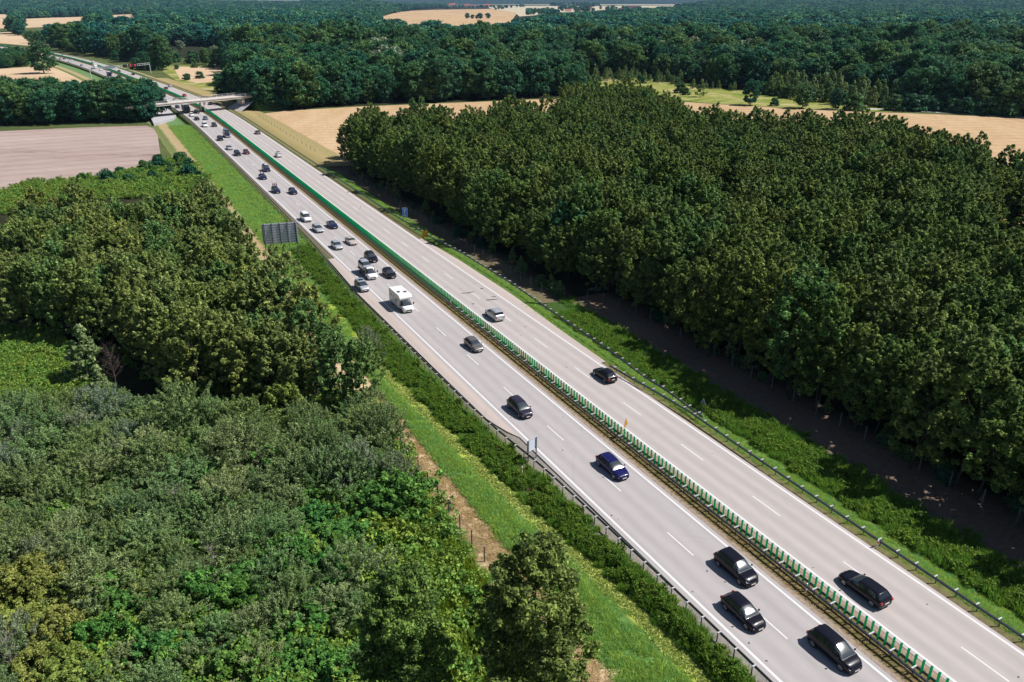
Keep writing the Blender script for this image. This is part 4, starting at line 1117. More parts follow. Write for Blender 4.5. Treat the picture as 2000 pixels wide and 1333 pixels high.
far_box_van('dark box van in the outer lane beyond the dark tree clump', 214, 144.5, -7.9, 'boxgrey', 'darkblue', 'box_van', 3.1)
far_box_van('big white coach-like box van near the gantry', 186, 130, -4.4, 'boxwhite', 'white', 'box_van', 3.4, 8)

def motorcycle():
    x, y = P(295.4, 161.5, .2); s, l = SL(x, y)
    root = empty('motorcycle'); tag(root, 'dark motorcycle driving away in the inner lane beyond the bridge', 'motorcycle', 'traffic driving away')
    for xx in (-.68, .72):
        m = MB(); m.cyl((xx, 0, .31), (0, 1, 0), .31, .13, 14); m.build('wheel', M['rubber'], root)
    m = MB(); m.prism([(-.85, .75), (-.2, .72), (.35, .98), (.7, .85), (.6, .45), (-.3, .35)], -.16, .16); m.build('body', M['darkblue'], root, bevel=.03)
    m = MB(); m.tube([(.5, -.35, 1.05), (.55, 0, 1.02), (.5, .35, 1.05)], .025, 5); m.build('handlebar', M['trim'], root)
    place(root, s, 3.4, 0)
    # the rider: one skinned body seated on the saddle
    me = bpy.data.meshes.new('person'); bm = bmesh.new()
    J = [(-.25, 0, .88), (-.2, 0, 1.12), (-.08, 0, 1.36), (-.02, 0, 1.48), (.04, 0, 1.62), (.06, 0, 1.74)]
    R = [.15, .15, .17, .07, .10, .09]
    vs = [bm.verts.new(p) for p in J]; E_ = [(i, i + 1) for i in range(5)]; rad = list(R)
    for sg in (1, -1):
        for chain, base in (([(-.04, sg * .2, 1.38), (.18, sg * .3, 1.15), (.46, sg * .32, 1.06)], 2), ([(-.2, sg * .14, .84), (.2, sg * .22, .72), (.02, sg * .22, .32), (.16, sg * .22, .26)], 0)):
            prev = base
            for k, p in enumerate(chain):
                vs.append(bm.verts.new(p)); rad.append((.075, .06, .045, .05)[k] + (.03 if base == 0 and k < 2 else 0)); E_.append((prev, len(vs) - 1)); prev = len(vs) - 1
    for a, b in E_: bm.edges.new((vs[a], vs[b]))
    bm.to_mesh(me); bm.free()
    o = bpy.data.objects.new('person', me); COL.objects.link(o)
    sk = o.modifiers.new('skin', 'SKIN')
    for i, q in enumerate(me.skin_vertices[0].data): q.radius = (rad[i], rad[i]); q.use_root = (i == 0)
    o.modifiers.new('sub', 'SUBSURF').levels = 1
    me.materials.append(M['trim']); o.location = root.location; o.rotation_euler = root.rotation_euler
    tag(o, 'rider in dark clothes and helmet sitting on the far motorcycle', 'person')
motorcycle()

# ------------------------------------------------------------------ vegetation
def leaf_obj(name, C, Nn, size, tint, mat, seed=0, slim=.55):
    """many small leaf blades as one mesh: C centres, Nn normals (n,3), size (n,)"""
    rg = np.random.default_rng(seed); n = len(C)
    Nn = Nn / (np.linalg.norm(Nn, axis=1, keepdims=True) + 1e-9)
    t = rg.normal(size=(n, 3)); t -= (t * Nn).sum(1, keepdims=True) * Nn; t /= np.linalg.norm(t, axis=1, keepdims=True) + 1e-9
    b = np.cross(Nn, t); a = (size * .62)[:, None]; w = a * slim * rg.uniform(.75, 1.3, (n, 1))
    V = np.empty((n, 4, 3)); V[:, 0] = C - t * a; V[:, 1] = C + b * w; V[:, 2] = C + t * a; V[:, 3] = C - b * w
    V[:, 1] += Nn * w * .35; V[:, 3] += Nn * w * .35
    me = bpy.data.meshes.new(name); me.vertices.add(4 * n); me.vertices.foreach_set('co', V.reshape(-1).astype(np.float32))
    me.loops.add(4 * n); me.loops.foreach_set('vertex_index', np.arange(4 * n, dtype=np.int32))
    me.polygons.add(n); me.polygons.foreach_set('loop_start', np.arange(0, 4 * n, 4, dtype=np.int32))
    try: me.polygons.foreach_set('loop_total', np.full(n, 4, dtype=np.int32))
    except Exception: pass
    me.update(calc_edges=True)
    at = me.attributes.new('tint', 'FLOAT', 'FACE'); at.data.foreach_set('value', tint.astype(np.float32))
    me.materials.append(mat)
    return me

def crown_pts(seed, H, R, base, K, per, clump, shape='ovoid', flat=.62, inner=.35, spray=0, rough=1.0):
    rg = np.random.default_rng(seed); C = []; N = []; T = []
    ph = rg.uniform(0, 6.28, 4); lob = rg.integers(2, 5)
    top = H - base
    for k in range(K):
        h = rg.beta(1.25, 1.05)
        if shape == 'ovoid': r = math.sqrt(max(0, 1 - ((h - .36) / .66) ** 2)) if h > .36 else .6 + .4 * h / .36
        elif shape == 'cone': r = (1 - h) ** .75 * 1.0 + .06 if h > .14 else .72 + 2 * h
        elif shape == 'dome': r = math.sqrt(max(0, 1 - h * h * .97))
        else: r = math.sqrt(max(0, 1 - (2 * h - 1) ** 2)) ** .8
        th = rg.uniform(0, 6.283)
        irr = 1 + rough * (.20 * math.sin(lob * th + ph[0] + h * 2) + .13 * math.sin(5 * th + ph[1]) + .10 * math.sin(7 * h * 3 + ph[2]))
        q = math.sqrt(rg.uniform(inner, 1)) * R * r * irr
        c = np.array([q * math.cos(th), q * math.sin(th), base + top * h * (.93 + .14 * rg.random())])
        rc = clump * rg.uniform(.65, 1.35); n = int(per * rg.uniform(.7, 1.3))
        d = rg.normal(size=(n, 3)); d[:, 2] = d[:, 2] * .8 + .25; d /= np.linalg.norm(d, axis=1, keepdims=True)
        rad = rg.uniform(.25, 1, n) ** .5
        if spray:       # leaves set along an outward shoot that thins towards its tip
            ax = np.array([math.cos(th) * r, math.sin(th) * r, .55 + .5 * h]) + rg.normal(size=3) * .35; ax /= np.linalg.norm(ax)
            t = rg.random(n) ** .8
            p = c + ax * (t * spray * rc * rg.uniform(.7, 1.4))[:, None] + d * (rc * rad * (.85 - .65 * t))[:, None] * np.array([1, 1, flat])
        else: p = c + d * (rc * rad)[:, None] * np.array([1, 1, flat])
        C.append(p); N.append(d * .75 + np.array([0, 0, .55]) + rg.normal(size=(n, 3)) * .55)
        T.append(np.clip(rg.normal(.42, .27, n) + (rg.random() - .5) * .35, 0, 1))
    return np.concatenate(C), np.concatenate(N), np.concatenate(T)

def trunk_mesh(name, seed, H, rad, base, R, limbs=5, mat=None, lean=.03, crown_fill=.8):
    r = random.Random(seed); m = MB()
    pts = [(0, 0, -.1)]; x = y = 0
    for k in range(1, 5):
        x += r.uniform(-lean, lean) * H; y += r.uniform(-lean, lean) * H; pts.append((x, y, H * crown_fill * k / 4))
    m.tube(pts, [rad * (1 - .2 * k) for k in range(5)], 7)
    for k in range(limbs):
        t = r.uniform(.35, .95); a = r.uniform(0, 6.283); z = H * crown_fill * t; ln = R * r.uniform(.45, .85)
        j = min(3, int(t * 4)); f = t * 4 - j
        bx = pts[j][0] + (pts[j + 1][0] - pts[j][0]) * f; by = pts[j][1] + (pts[j + 1][1] - pts[j][1]) * f
        m.tube([(bx, by, z), (bx + ln * .5 * math.cos(a), by + ln * .5 * math.sin(a), z + ln * .3), (bx + ln * math.cos(a), by + ln * math.sin(a), z + ln * .75)], [rad * .38, rad * .25, rad * .1], 5)
    o = m.build(name, mat or M['bark']); me = o.data; bpy.data.objects.remove(o)
    return me

def tree_kind(mat, n, H, R, base, K, per, clump, leaf, shape, seed, rad=.16, slim=.55, inner=.35, flat=.62, crown_fill=.8, spray=0, rough=1.0):
    out = []
    for i in range(n):
        rr = random.Random(seed + i); h, rR = H * rr.uniform(.9, 1.1), R * rr.uniform(.88, 1.15)
        C, N, T = crown_pts(seed + i, h, rR, base * rr.uniform(.8, 1.2), K, per, clump, shape, flat, inner, spray, rough)
        rg = np.random.default_rng(seed + i + 99)
        me = leaf_obj('crown', C, N, leaf * rg.uniform(.65, 1.3, len(C)), T, mat, seed + i, slim)
        out.append((me, trunk_mesh('trunk', seed + i, h, rad, base, rR, crown_fill=crown_fill), h))
    return out

K = {}
K['alder'] = tree_kind(M['alder'], 9, 13.6, 3.0, 2.6, 175, 66, .60, .34, 'ovoid', 100, flat=.85, spray=1.15, rough=1.4)
K['alder_l'] = tree_kind(M['alder_l'], 9, 12.8, 2.9, 1.4, 170, 76, .62, .32, 'ovoid', 200, flat=.85, spray=1.2, rough=1.4)
K['oak'] = tree_kind(M['oak'], 8, 17.5, 6.4, 1.6, 140, 58, 1.45, .76, 'round', 300, rad=.38, flat=.75, rough=1.2)
K['oakfar'] = tree_kind(M['oakfar'], 6, 14.0, 7.0, 1.0, 75, 26, 2.1, 1.5, 'round', 400, rad=.4)
K['willow'] = tree_kind(M['willow'], 9, 4.0, 2.5, .10, 170, 92, .36, .15, 'dome', 500, rad=.08, slim=.32, inner=.25, crown_fill=.6, flat=1.0, spray=2.3, rough=1.6)
K['silver'] = tree_kind(M['silver_l'], 3, 4.2, 2.4, .2, 150, 92, .36, .15, 'dome', 600, rad=.08, slim=.3, crown_fill=.6, flat=1.0, spray=2.3, rough=1.6)
K['bright'] = tree_kind(M['bright'], 7, 2.7, 2.6, .0, 120, 110, .42, .20, 'dome', 700, rad=.08, slim=.75, inner=.15, flat=.85, crown_fill=.6, spray=.8, rough=1.7)
K['yellow'] = tree_kind(M['yellowish'], 3, 4.3, 2.4, .3, 100, 110, .48, .18, 'dome', 800, rad=.10, slim=.5, crown_fill=.6, spray=1.0, rough=1.4)
K['dark'] = tree_kind(M['alder'], 3, 17.0, 3.9, .6, 380, 150, .95, .23, 'ovoid', 900, rad=.18, flat=.9, spray=.8, inner=.12)
K['bush'] = tree_kind(M['oak'], 4, 3.6, 2.2, .1, 60, 45, .75, .42, 'dome', 1000, rad=.08, crown_fill=.6, rough=1.5)
K['sapling'] = tree_kind(M['willow'], 3, 6.0, 1.6, .4, 70, 45, .5, .34, 'cone', 1100, rad=.07, spray=1.2)
K['silverfar'] = tree_kind(M['silver_l'], 2, 15, 6.0, 2, 60, 40, 2.0, 1.1, 'round', 1200, rad=.35)

def plant(name, kind, x, y, z, sc, rz, label, cat, group, var=None, szz=1.0):
    v = K[kind][(RNG.randrange(len(K[kind])) if var is None else var) % len(K[kind])]
    root = empty(name, (x, y, z), rz); root.scale = (sc, sc, sc * szz); tag(root, label, cat, group)
    for nm, me in (('trunk', v[1]), ('crown', v[0])):
        o = bpy.data.objects.new(nm, me); COL.objects.link(o); o.parent = root
    return root

# stuff scattered by geometry nodes from prototype meshes
def scatter(name, pts, meshes, label=None, tilt=0.0, seed=1, kind='stuff'):
    """pts: (x, y, z, scale); one object holding the whole mass"""
    if not pts: return None
    col = bpy.data.collections.new(name + '_sources')
    for i, mm in enumerate(meshes):
        o = bpy.data.objects.new('%s_source_%02d' % (name, i), mm); col.objects.link(o)
    a = np.array(pts, dtype=np.float32); n = len(a); rg = np.random.default_rng(seed)
    me = bpy.data.meshes.new(name); me.vertices.add(n); me.vertices.foreach_set('co', a[:, :3].reshape(-1))
    for nm, tp, val in (('sc', 'FLOAT', a[:, 3]), ('rz', 'FLOAT', rg.uniform(0, 6.283, n).astype(np.float32)), ('pick', 'INT', rg.integers(0, len(meshes), n).astype(np.int32))):
        at = me.attributes.new(nm, tp, 'POINT'); at.data.foreach_set('value', val)
    o = bpy.data.objects.new(name, me); COL.objects.link(o); tag(o, label, kind=kind)
    ng = bpy.data.node_groups.new(name, 'GeometryNodeTree')
    ng.interface.new_socket('Geometry', in_out='INPUT', socket_type='NodeSocketGeometry'); ng.interface.new_socket('Geometry', in_out='OUTPUT', socket_type='NodeSocketGeometry')
    N, L = ng.nodes, ng.links
    gi, go = N.new('NodeGroupInput'), N.new('NodeGroupOutput'); ip = N.new('GeometryNodeInstanceOnPoints'); ci = N.new('GeometryNodeCollectionInfo')
    ci.inputs['Collection'].default_value = col; ci.inputs['Separate Children'].default_value = True; ci.inputs['Reset Children'].default_value = True
    def attr(nm, tp):
        q = N.new('GeometryNodeInputNamedAttribute'); q.data_type = tp; q.inputs['Name'].default_value = nm; return q.outputs[0]
    cx = N.new('ShaderNodeCombineXYZ'); L.new(attr('rz', 'FLOAT'), cx.inputs['Z'])
    er = N.new('FunctionNodeEulerToRotation'); L.new(cx.outputs[0], er.inputs[0])
    L.new(gi.outputs[0], ip.inputs['Points']); L.new(ci.outputs[0], ip.inputs['Instance']); ip.inputs['Pick Instance'].default_value = True
    L.new(attr('pick', 'INT'), ip.inputs['Instance Index']); L.new(er.outputs[0], ip.inputs['Rotation']); L.new(attr('sc', 'FLOAT'), ip.inputs['Scale'])
    L.new(ip.outputs[0], go.inputs[0])
    md_ = o.modifiers.new('scatter', 'NODES'); md_.node_group = ng
    return o

def fill(poly, step, jit=.42, seed=1):
    r = random.Random(seed); xs = [p[0] for p in poly]; ys = [p[1] for p in poly]; out = []
    y = min(ys); k = 0
    while y < max(ys):
        x = min(xs) + (step / 2 if k % 2 else 0)
        while x < max(xs):
            p = (x + r.uniform(-jit, jit) * step, y + r.uniform(-jit, jit) * step)
            if inpoly(p, poly): out.append(p)
            x += step
        y += step * .87; k += 1
    return out

def in_frame(x, y, z=5, mg=60):
    u, v, d = proj(x, y, z); return d > 1 and -mg < u < 2000 + mg and -mg < v < 1333 + mg

# --- plantation right of the motorway: the nearest 300 trees as things, the rest as one mass
def plantation():
    pts = [p for p in fill(PLANT, 4.2, .46, 4)]
    gap1 = [P(*q, 6) for q in ((1395, 372), (1480, 408), (1500, 432), (1420, 425))]; gap2 = [P(*q, 5) for q in ((1890, 430), (2060, 420), (2100, 540), (1960, 540))]
    pts = [p for p in pts if not inpoly(p, gap1) and not inpoly(p, gap2)]
    vis = [p for p in pts if in_frame(*p, 9, 40)]; off = [p for p in pts if not in_frame(*p, 9, 40) and in_frame(*p, 9, 700)]
    vis.sort(key=lambda p: p[0] ** 2 + p[1] ** 2)
    r = random.Random(9)
    for i, (x, y) in enumerate(vis[:296]):
        s, l = SL(x, y)
        edge = (s < 112 and l < 32.5) or (s >= 112 and l < 25)
        if edge: lab, g = 'dark green plantation tree in the shaded front row behind the tall wire fence', 'front row of the right plantation'
        else: lab, g = 'green plantation tree in the dense wood right of the motorway', 'trees of the right plantation'
        plant('plantation_tree', 'alder', x, y, GZ + .1, (r.choice((.82, .92, 1.0, 1.06, 1.18)) if not (s > 112 and l < 29) else r.uniform(.72, .9)) * r.uniform(.95, 1.05), r.uniform(0, 6.28), lab, 'tree', g)
    rest = [(x, y, GZ + .1, r.choice((.8, .95, 1.0, 1.08, 1.2)) * r.uniform(.94, 1.06)) for x, y in vis[296:] + off]
    scatter('plantation_wood', rest, [k[0] for k in K['alder']], 'rest of the dense green plantation right of the motorway')
    x, y = P(1130, 545, GZ)
    for (u, v), k, sc, lab in (((1108, 540), 'oak', .78, 'rounded light green broadleaf tree bulging from the plantation front above the lay-by'), ((1225, 575), 'silver', 2.2, 'greyish tree at the plantation edge right of the rounded light green tree')):
        x, y = P(u, v); plant('broadleaf_tree', k, x, y, GZ, sc, 1.0, lab, 'tree', None)
plantation()
def understory():
    r = random.Random(19)
    for k in range(64):
        s = r.uniform(20, 245); l = (29.6 if s < 112 else 20.5) + r.uniform(-.4, 2.2); p = Rd(s, l, GZ + .15)
        if in_frame(p.x, p.y, 1): plant('understory_bush', r.choice(['bush', 'sapling', 'bush']), p.x, p.y, p.z, r.uniform(.28, .62), r.random() * 6, 'low dark bush growing in the shade under the front row of the right plantation', 'bush', 'bushes under the right plantation edge')
understory()

# --- woodland left of the motorway
WOODL = [tuple(Rd(s, l)[:2]) for s, l in ((83, -26.6), (95, -26.0), (110, -26.4), (125, -27.2), (140, -28.6), (154, -29.3), (190, -28.8), (216, -28))] + [P(u, v, 13) for u, v in ((385, 356), (300, 360), (215, 376), (140, 352), (40, 362), (0, 392), (-120, 410))] + [P(u, v) for u, v in ((-120, 650), (0, 648), (110, 655), (150, 690), (215, 735), (285, 778), (480, 815), (640, 805), (720, 800))]
def woodland():
    pts = fill(WOODL, 4.2, .40, 21); r = random.Random(31)
    hole = [P(*q) for q in ((120, 660), (250, 690), (300, 780), (225, 780), (150, 730))]
    pts = [p for p in pts if in_frame(*p, 8, 50) and not inpoly(p, hole)]
    def hides_board(p):
        a = proj(*p, 12); b = proj(*p, 4); return p[1] < 172 and 470 < a[0] < 612 and (a[1] < (465 if a[0] < 560 else 497))
    pts = [p for p in pts if not hides_board(p)]
    pts.sort(key=lambda p: p[0] ** 2 + p[1] ** 2)
    for i, (x, y) in enumerate(pts[:298]):
        s, l = SL(x, y)
        if l > -33: lab, g = 'woodland tree leaning over the grassy bank along the left side of the motorway', 'edge trees of the left woodland'
        elif y > P(0, 425)[1]: lab, g = 'woodland tree towards the ploughed field on the left', 'back trees of the left woodland'
        else: lab, g = 'sunlit tree inside the left woodland above the scrub', 'trees of the left woodland'
        plant('woodland_tree', 'alder_l', x, y, GZ, r.uniform(.78, 1.1), r.uniform(0, 6.28), lab, 'tree', g)
    rest = [(x, y, GZ, r.uniform(.8, 1.08)) for x, y in pts[298:]]
    scatter('woodland_back', rest, [k[0] for k in K['alder_l']], 'rest of the left woodland')
woodland()

# --- scrub below the woodland
SCRUB = px((-250, 830), (20, 822), (150, 800), (250, 815), (300, 838), (480, 845), (620, 830), (730, 815), (760, 880), (790, 960), (800, 1010), (720, 1050), (700, 1130), (720, 1250), (700, 1420), (-350, 1480))
def scrub():
    r = random.Random(77)
    pts = fill(SCRUB, 2.7, .42, 33); pts = [p for p in pts if in_frame(*p, 2, 130)]
    n = 0
    for x, y in pts:
        u, v, d = proj(x, y, .5)
        if u < 330 and v > 1130 and not (u < 60 and v > 1250): k = 'yellow' if u < 150 and r.random() < .8 else r.choice(['yellow', 'bright', 'bright', 'willow'])
        elif 150 < u < 720 and v > 1120 or (u > 560 and v > 940): k = 'bright' if r.random() < .82 else 'willow'
        elif u < 120 and v > 980: k = r.choice(['silver', 'willow', 'willow', 'bright'])
        elif u < 260 and v < 930: k = r.choice(['willow', 'willow', 'silver', 'bright'])
        else: k = r.choice(['willow'] * 11 + ['bright', 'bright', 'silver'])
        # height grows towards the wood
        sc = r.uniform(.62, 1.18) * (1.05 if v < 950 else .92)
        if k == 'bright': sc *= r.uniform(.8, 1.15)
        lab, nm, g = {'willow': ('grey-green willow bush in the scrub left of the straw path', 'willow_bush', 'willow bushes of the scrub'),
                      'silver': ('silvery grey bush in the scrub at the left', 'silver_bush', 'silvery bushes of the scrub'),
                      'bright': ('bright green creeper-covered bush in the lower left scrub', 'creeper_bush', 'bright green bushes of the scrub'),
                      'yellow': ('yellowing bush in the lower left corner of the scrub', 'yellowing_bush', 'yellowing bushes of the scrub')}[k]
        o = plant(nm, k, x, y, GZ - .15, sc, r.uniform(0, 6.28), lab, 'bush', g); n += 1
        o.scale = (sc * r.uniform(.8, 1.3), sc * r.uniform(.8, 1.3), sc * r.uniform(.75, 1.2)); o.rotation_euler[0] = r.uniform(-.14, .14); o.rotation_euler[1] = r.uniform(-.14, .14)
scrub()
for (u, v), k, sc, zz, lab in (((1040, 1440), 'dark', 1.0, 1.0, 'tall dark green tree at the bottom edge in front of the ditch'), ((800, 1420), 'dark', .86, .95, 'broad olive green tree at the bottom edge left of the tall dark tree'),
                           ((560, 828), 'yellow', 1.25, 1.1, 'rounded olive bush-like tree standing below the woodland edge'), ((365, 868), 'willow', 1.5, 1.15, 'large domed grey-green willow in front of the dark woodland gap'),
                           ((178, 745), 'sapling', 1.35, 1.0, 'slender yellow-green young tree at the edge of the clearing'), ((205, 800), 'sapling', 1.0, 1.0, 'small young tree beside the dead brown tree'),
                           ((722, 700), 'silver', .85, 1.3, 'whitish willow hanging over the weedy bank beside the woodland edge')):
    x, y = P(u, v); plant('broadleaf_tree', k, x, y, GZ, sc, 2.0, lab, 'tree', None, szz=zz, var=1)

def dead_tree(name, loc, H, spread, mat, label, seed, twigs=40, r0=.14):
    r = random.Random(seed); root = empty(name, loc); tag(root, label, 'dead tree')
    m = MB(); m.tube([(0, 0, 0), (.05 * H, 0, H * .4), (.02 * H, .03 * H, H * .8), (0, 0, H)], [r0, r0 * .75, r0 * .4, r0 * .1], 6); m.build('trunk', mat, root)
    m = MB()
    for k in range(twigs):
        z = H * r.uniform(.35, .95); a = r.uniform(0, 6.28); L_ = spread * r.uniform(.4, 1) * (1.15 - z / H * .6)
        p = Vector((.03 * H, 0, z)); q = p + Vector((L_ * math.cos(a) * .55, L_ * math.sin(a) * .55, L_ * .55)); e = q + Vector((L_ * math.cos(a + .4) * .4, L_ * math.sin(a + .4) * .4, L_ * .5))
        m.tube([p, q, e], [r0 * .3, r0 * .2, r0 * .06], 4)
        for t in range(3):
            f = q + (e - q) * r.random(); m.tube([f, f + Vector((r.uniform(-.4, .4), r.uniform(-.4, .4), r.uniform(.1, .6))) * spread * .4], [r0 * .12, r0 * .04], 3)
    m.build('branches', mat, root)
x, y = P(228, 775); dead_tree('dead_tree', (x, y, GZ), 7.8, 2.2, M['browntwig'], 'bare brown dead tree at the edge of the left clearing', 5, 60, .10)
x, y = P(1417, 168); dead_tree('dead_tree', (x, y, GZ), 20.5, 6.0, M['deadwood'], 'bleached dead tree sticking out of the far forest at the right', 8, 12, .5)
x, y = P(350, 1020); dead_tree('dead_shrub', (x, y, GZ), 3.9, 2.0, M['deadwood'], 'pale leafless bush in the middle of the scrub', 12, 50, .05)
x, y = P(520, 950); dead_tree('dead_shrub', (x, y, GZ), 4.4, 1.9, M['browntwig'], 'brown leafless bush right of the domed willow', 14, 60, .05)
x, y = P(30, 1330); dead_tree('dead_shrub', (x, y, GZ), 4.2, 1.8, M['deadwood'], 'pale leafless bush in the bottom left corner', 15, 60, .05)
x, y = P(420, 1130); dead_tree('dead_shrub', (x, y, GZ), 3.8, 1.3, M['deadwood'], 'small pale leafless bush above the bright green bushes', 16, 40, .04)

# --- clumps and single trees in the middle distance
def grove(poly, step, seed, kinds, name, label, group, sc=(.8, 1.1), cat='tree', z=GZ, limit=300):
    r = random.Random(seed); out = fill(poly, step, .40, seed); out.sort(key=lambda p: p[0] ** 2 + p[1] ** 2)
    for x, y in out[:limit]:
        if not in_frame(x, y, 5, 90): continue
        plant(name, r.choice(kinds), x, y, z, r.uniform(*sc), r.uniform(0, 6.28), label, cat, group)
grove(px((-60, 247), (0, 246), (120, 243), (288, 240), (302, 236), (305, 222), (296, 214), (200, 222), (0, 222), (-60, 224)), 6.6, 41, ['oak'], 'clump_tree', 'tall dark tree of the clump between the ploughed field and the motorway', 'dark clump at the left', (.76, .96))
for u, v, k, sc, nm, lab in (
    (86, 144, 'oak', 1.28, 'field_tree', 'lone round tree standing in the mown field beside the far motorway'),
    (62, 85, 'oak', .85, 'roadside_tree', 'dark tree with its shadow on the pale field above the far motorway'),
    (78, 88, 'oak', .85, 'roadside_tree', 'dark roadside tree second from the pale field'),
    (122, 99, 'oak', 1.5, 'roadside_tree', 'big roadside tree with visible trunk beside the far motorway'),
    (143, 102, 'oak', 1.65, 'roadside_tree', 'tallest dark roadside tree beside the far motorway'),
    (165, 106, 'oak', 1.5, 'roadside_tree', 'broad roadside tree left of the small yellow meadow'),
    (186, 108, 'oak', 1.2, 'roadside_tree', 'smaller roadside tree at the end of the tall roadside row'),
    (197, 112, 'bush', 1.4, 'roadside_bush', 'small roadside bush left of the gantry'),
    (228, 118, 'bush', 2.0, 'roadside_bush', 'bush right of the yellow meadow'),
    (262, 116, 'oak', .95, 'meadow_tree', 'sunny yellow-green tree behind the gantry'),
    (246, 120, 'oak', .7, 'meadow_tree', 'lower tree left of the sunny tree behind the gantry'),
    (283, 131, 'oak', .7, 'meadow_tree', 'small tree behind the right gantry leg'),
    (310, 134, 'bush', 2.4, 'meadow_bush', 'big bush right of the gantry leg'),
    (268, 136, 'bush', 2.2, 'meadow_bush', 'big bush below the gantry beam'),
    (296, 138, 'bush', 1.8, 'meadow_bush', 'low bush at the right gantry leg'),
    (366, 157, 'bush', 1.15, 'meadow_bush', 'round dark bush in the dry meadow'),
    (391, 154, 'bush', 1.2, 'meadow_bush', 'flat dark bush right of the round bush in the dry meadow'),
    (345, 136, 'bush', .9, 'meadow_bush', 'tiny bush at the top of the dry meadow'),
    (380, 133, 'bush', 1.0, 'meadow_bush', 'small bush at the top middle of the dry meadow'),
    (412, 133, 'bush', 1.0, 'meadow_bush', 'small bush at the top right of the dry meadow'),
    (402, 127, 'oak', .72, 'meadow_tree', 'green tree at the back of the dry meadow, first left of the forest corner'),
    (427, 129, 'oak', .80, 'meadow_tree', 'dark tree at the corner where the dry meadow meets the forest'),
    (378, 124, 'bush', 2.6, 'meadow_bush', 'tall bush behind the dry meadow, between the silvery willow and the first green tree'),
    (342, 122, 'bush', 2.4, 'meadow_bush', 'tall bush behind the left end of the dry meadow'),
    (326, 118, 'oak', .55, 'meadow_tree', 'small tree behind the big bush right of the gantry leg'),
    (420, 112, 'silverfar', .62, 'silver_tree', 'silvery willow behind the corner tree of the dry meadow'),
    (352, 100, 'silverfar', .72, 'silver_tree', 'silvery willow beyond the dry meadow'),
    (1465, 206, 'oak', .62, 'clearing_tree', 'full green tree at the field edge in the middle of the clearing'),
    (1566, 212, 'oak', .70, 'clearing_tree', 'dark round tree at the field edge right of the full green tree'),
    (1632, 214, 'oak', .55, 'clearing_tree', 'upright dark tree at the field edge'),
    (1668, 216, 'bush', 2.0, 'clearing_bush', 'wide low bush at the field edge'),
    (1368, 190, 'sapling', 1.5, 'clearing_tree', 'pointed young tree in front of the bare patch of the clearing'),
    (1328, 182, 'bush', 1.5, 'clearing_bush', 'small bush at the left end of the clearing'),
    (1340, 186, 'bush', 1.0, 'clearing_bush', 'tiny bush beside the bare patch of the clearing'),
    (1512, 207, 'bush', 1.0, 'clearing_bush', 'brownish low bush between the two clearing trees'),
    (1745, 216, 'bush', 1.9, 'clearing_bush', 'yellowish bush at the right end of the clearing'),
    (1775, 217, 'bush', 2.0, 'clearing_bush', 'low bush at the start of the white farm track')):
    x, y = P(u, v); plant(nm, k, x, y, GZ, sc, RNG.random() * 6, lab, 'tree' if 'tree' in nm else 'bush', None)
grove(px((-40, 110), (0, 113), (55, 116), (62, 124), (60, 130), (0, 135), (-40, 137)), 7.0, 43, ['oak'], 'thicket_tree', 'low dark thicket tree left of the lone field tree', 'thicket left of the lone field tree', (.42, .62))
grove(px((1470, 186), (1560, 178), (1700, 196), (1760, 206), (1700, 212), (1560, 196)), 6.0, 44, ['sapling', 'sapling', 'bush'], 'young_tree', 'bluish green young tree of the regrowth behind the clearing', 'young trees of the clearing', (1.2, 2.0))
grove(px((1090, 152), (1200, 150), (1330, 161), (1340, 168), (1200, 160), (1095, 168)), 6.5, 48, ['sapling', 'bush', 'sapling'], 'clearing_shrub', 'young tree or bush at the back of the narrow left end of the clearing', 'shrubs at the left end of the clearing', (.55, 1.2))
grove(px((1600, 186), (1690, 192), (1745, 203), (1790, 212), (1740, 214), (1660, 204)), 7.0, 49, ['bush', 'sapling'], 'clearing_shrub', 'low bush of the loose group at the right end of the clearing', 'shrubs at the right end of the clearing', (.7, 1.3))
grove(px((1350, 172), (1440, 176), (1440, 179), (1350, 175)), 6.0, 45, ['sapling'], 'young_tree', 'small young tree in the shade at the back of the clearing', 'saplings at the back of the clearing', (.6, .9))
grove(px((1790, 214), (1890, 219), (1985, 228), (1985, 231), (1880, 223), (1780, 217)), 6.5, 46, ['bush'], 'hedge_bush', 'bush of the low green row above the white farm track', 'bushes along the farm track', (1.5, 2.2), 'bush')
for k, (u, v, sc) in enumerate(((913, 36.5, 1.0), (923, 37, .8), (931.5, 37, .75), (938, 37, 1.1), (953, 36.5, 1.05))):
    x, y = P(u, v); plant('field_tree', 'oakfar', x, y, GZ, sc, k, ('first and roundest dark tree of the row in the far stubble field', 'second tree of the row in the far stubble field', 'smallest tree in the middle of the far row', 'tallest tree of the row in the far stubble field', 'separate round tree at the right end of the far row')[k], 'tree', 'row of trees in the far stubble field')

grove(px((506, 216), (530, 218), (575, 214), (610, 210), (600, 203), (560, 204), (520, 203), (500, 206)), 7.0, 47, ['oak'], 'bridge_tree', 'tall dark tree beside the right end of the road bridge', 'trees at the right bridge end', (.85, 1.1))
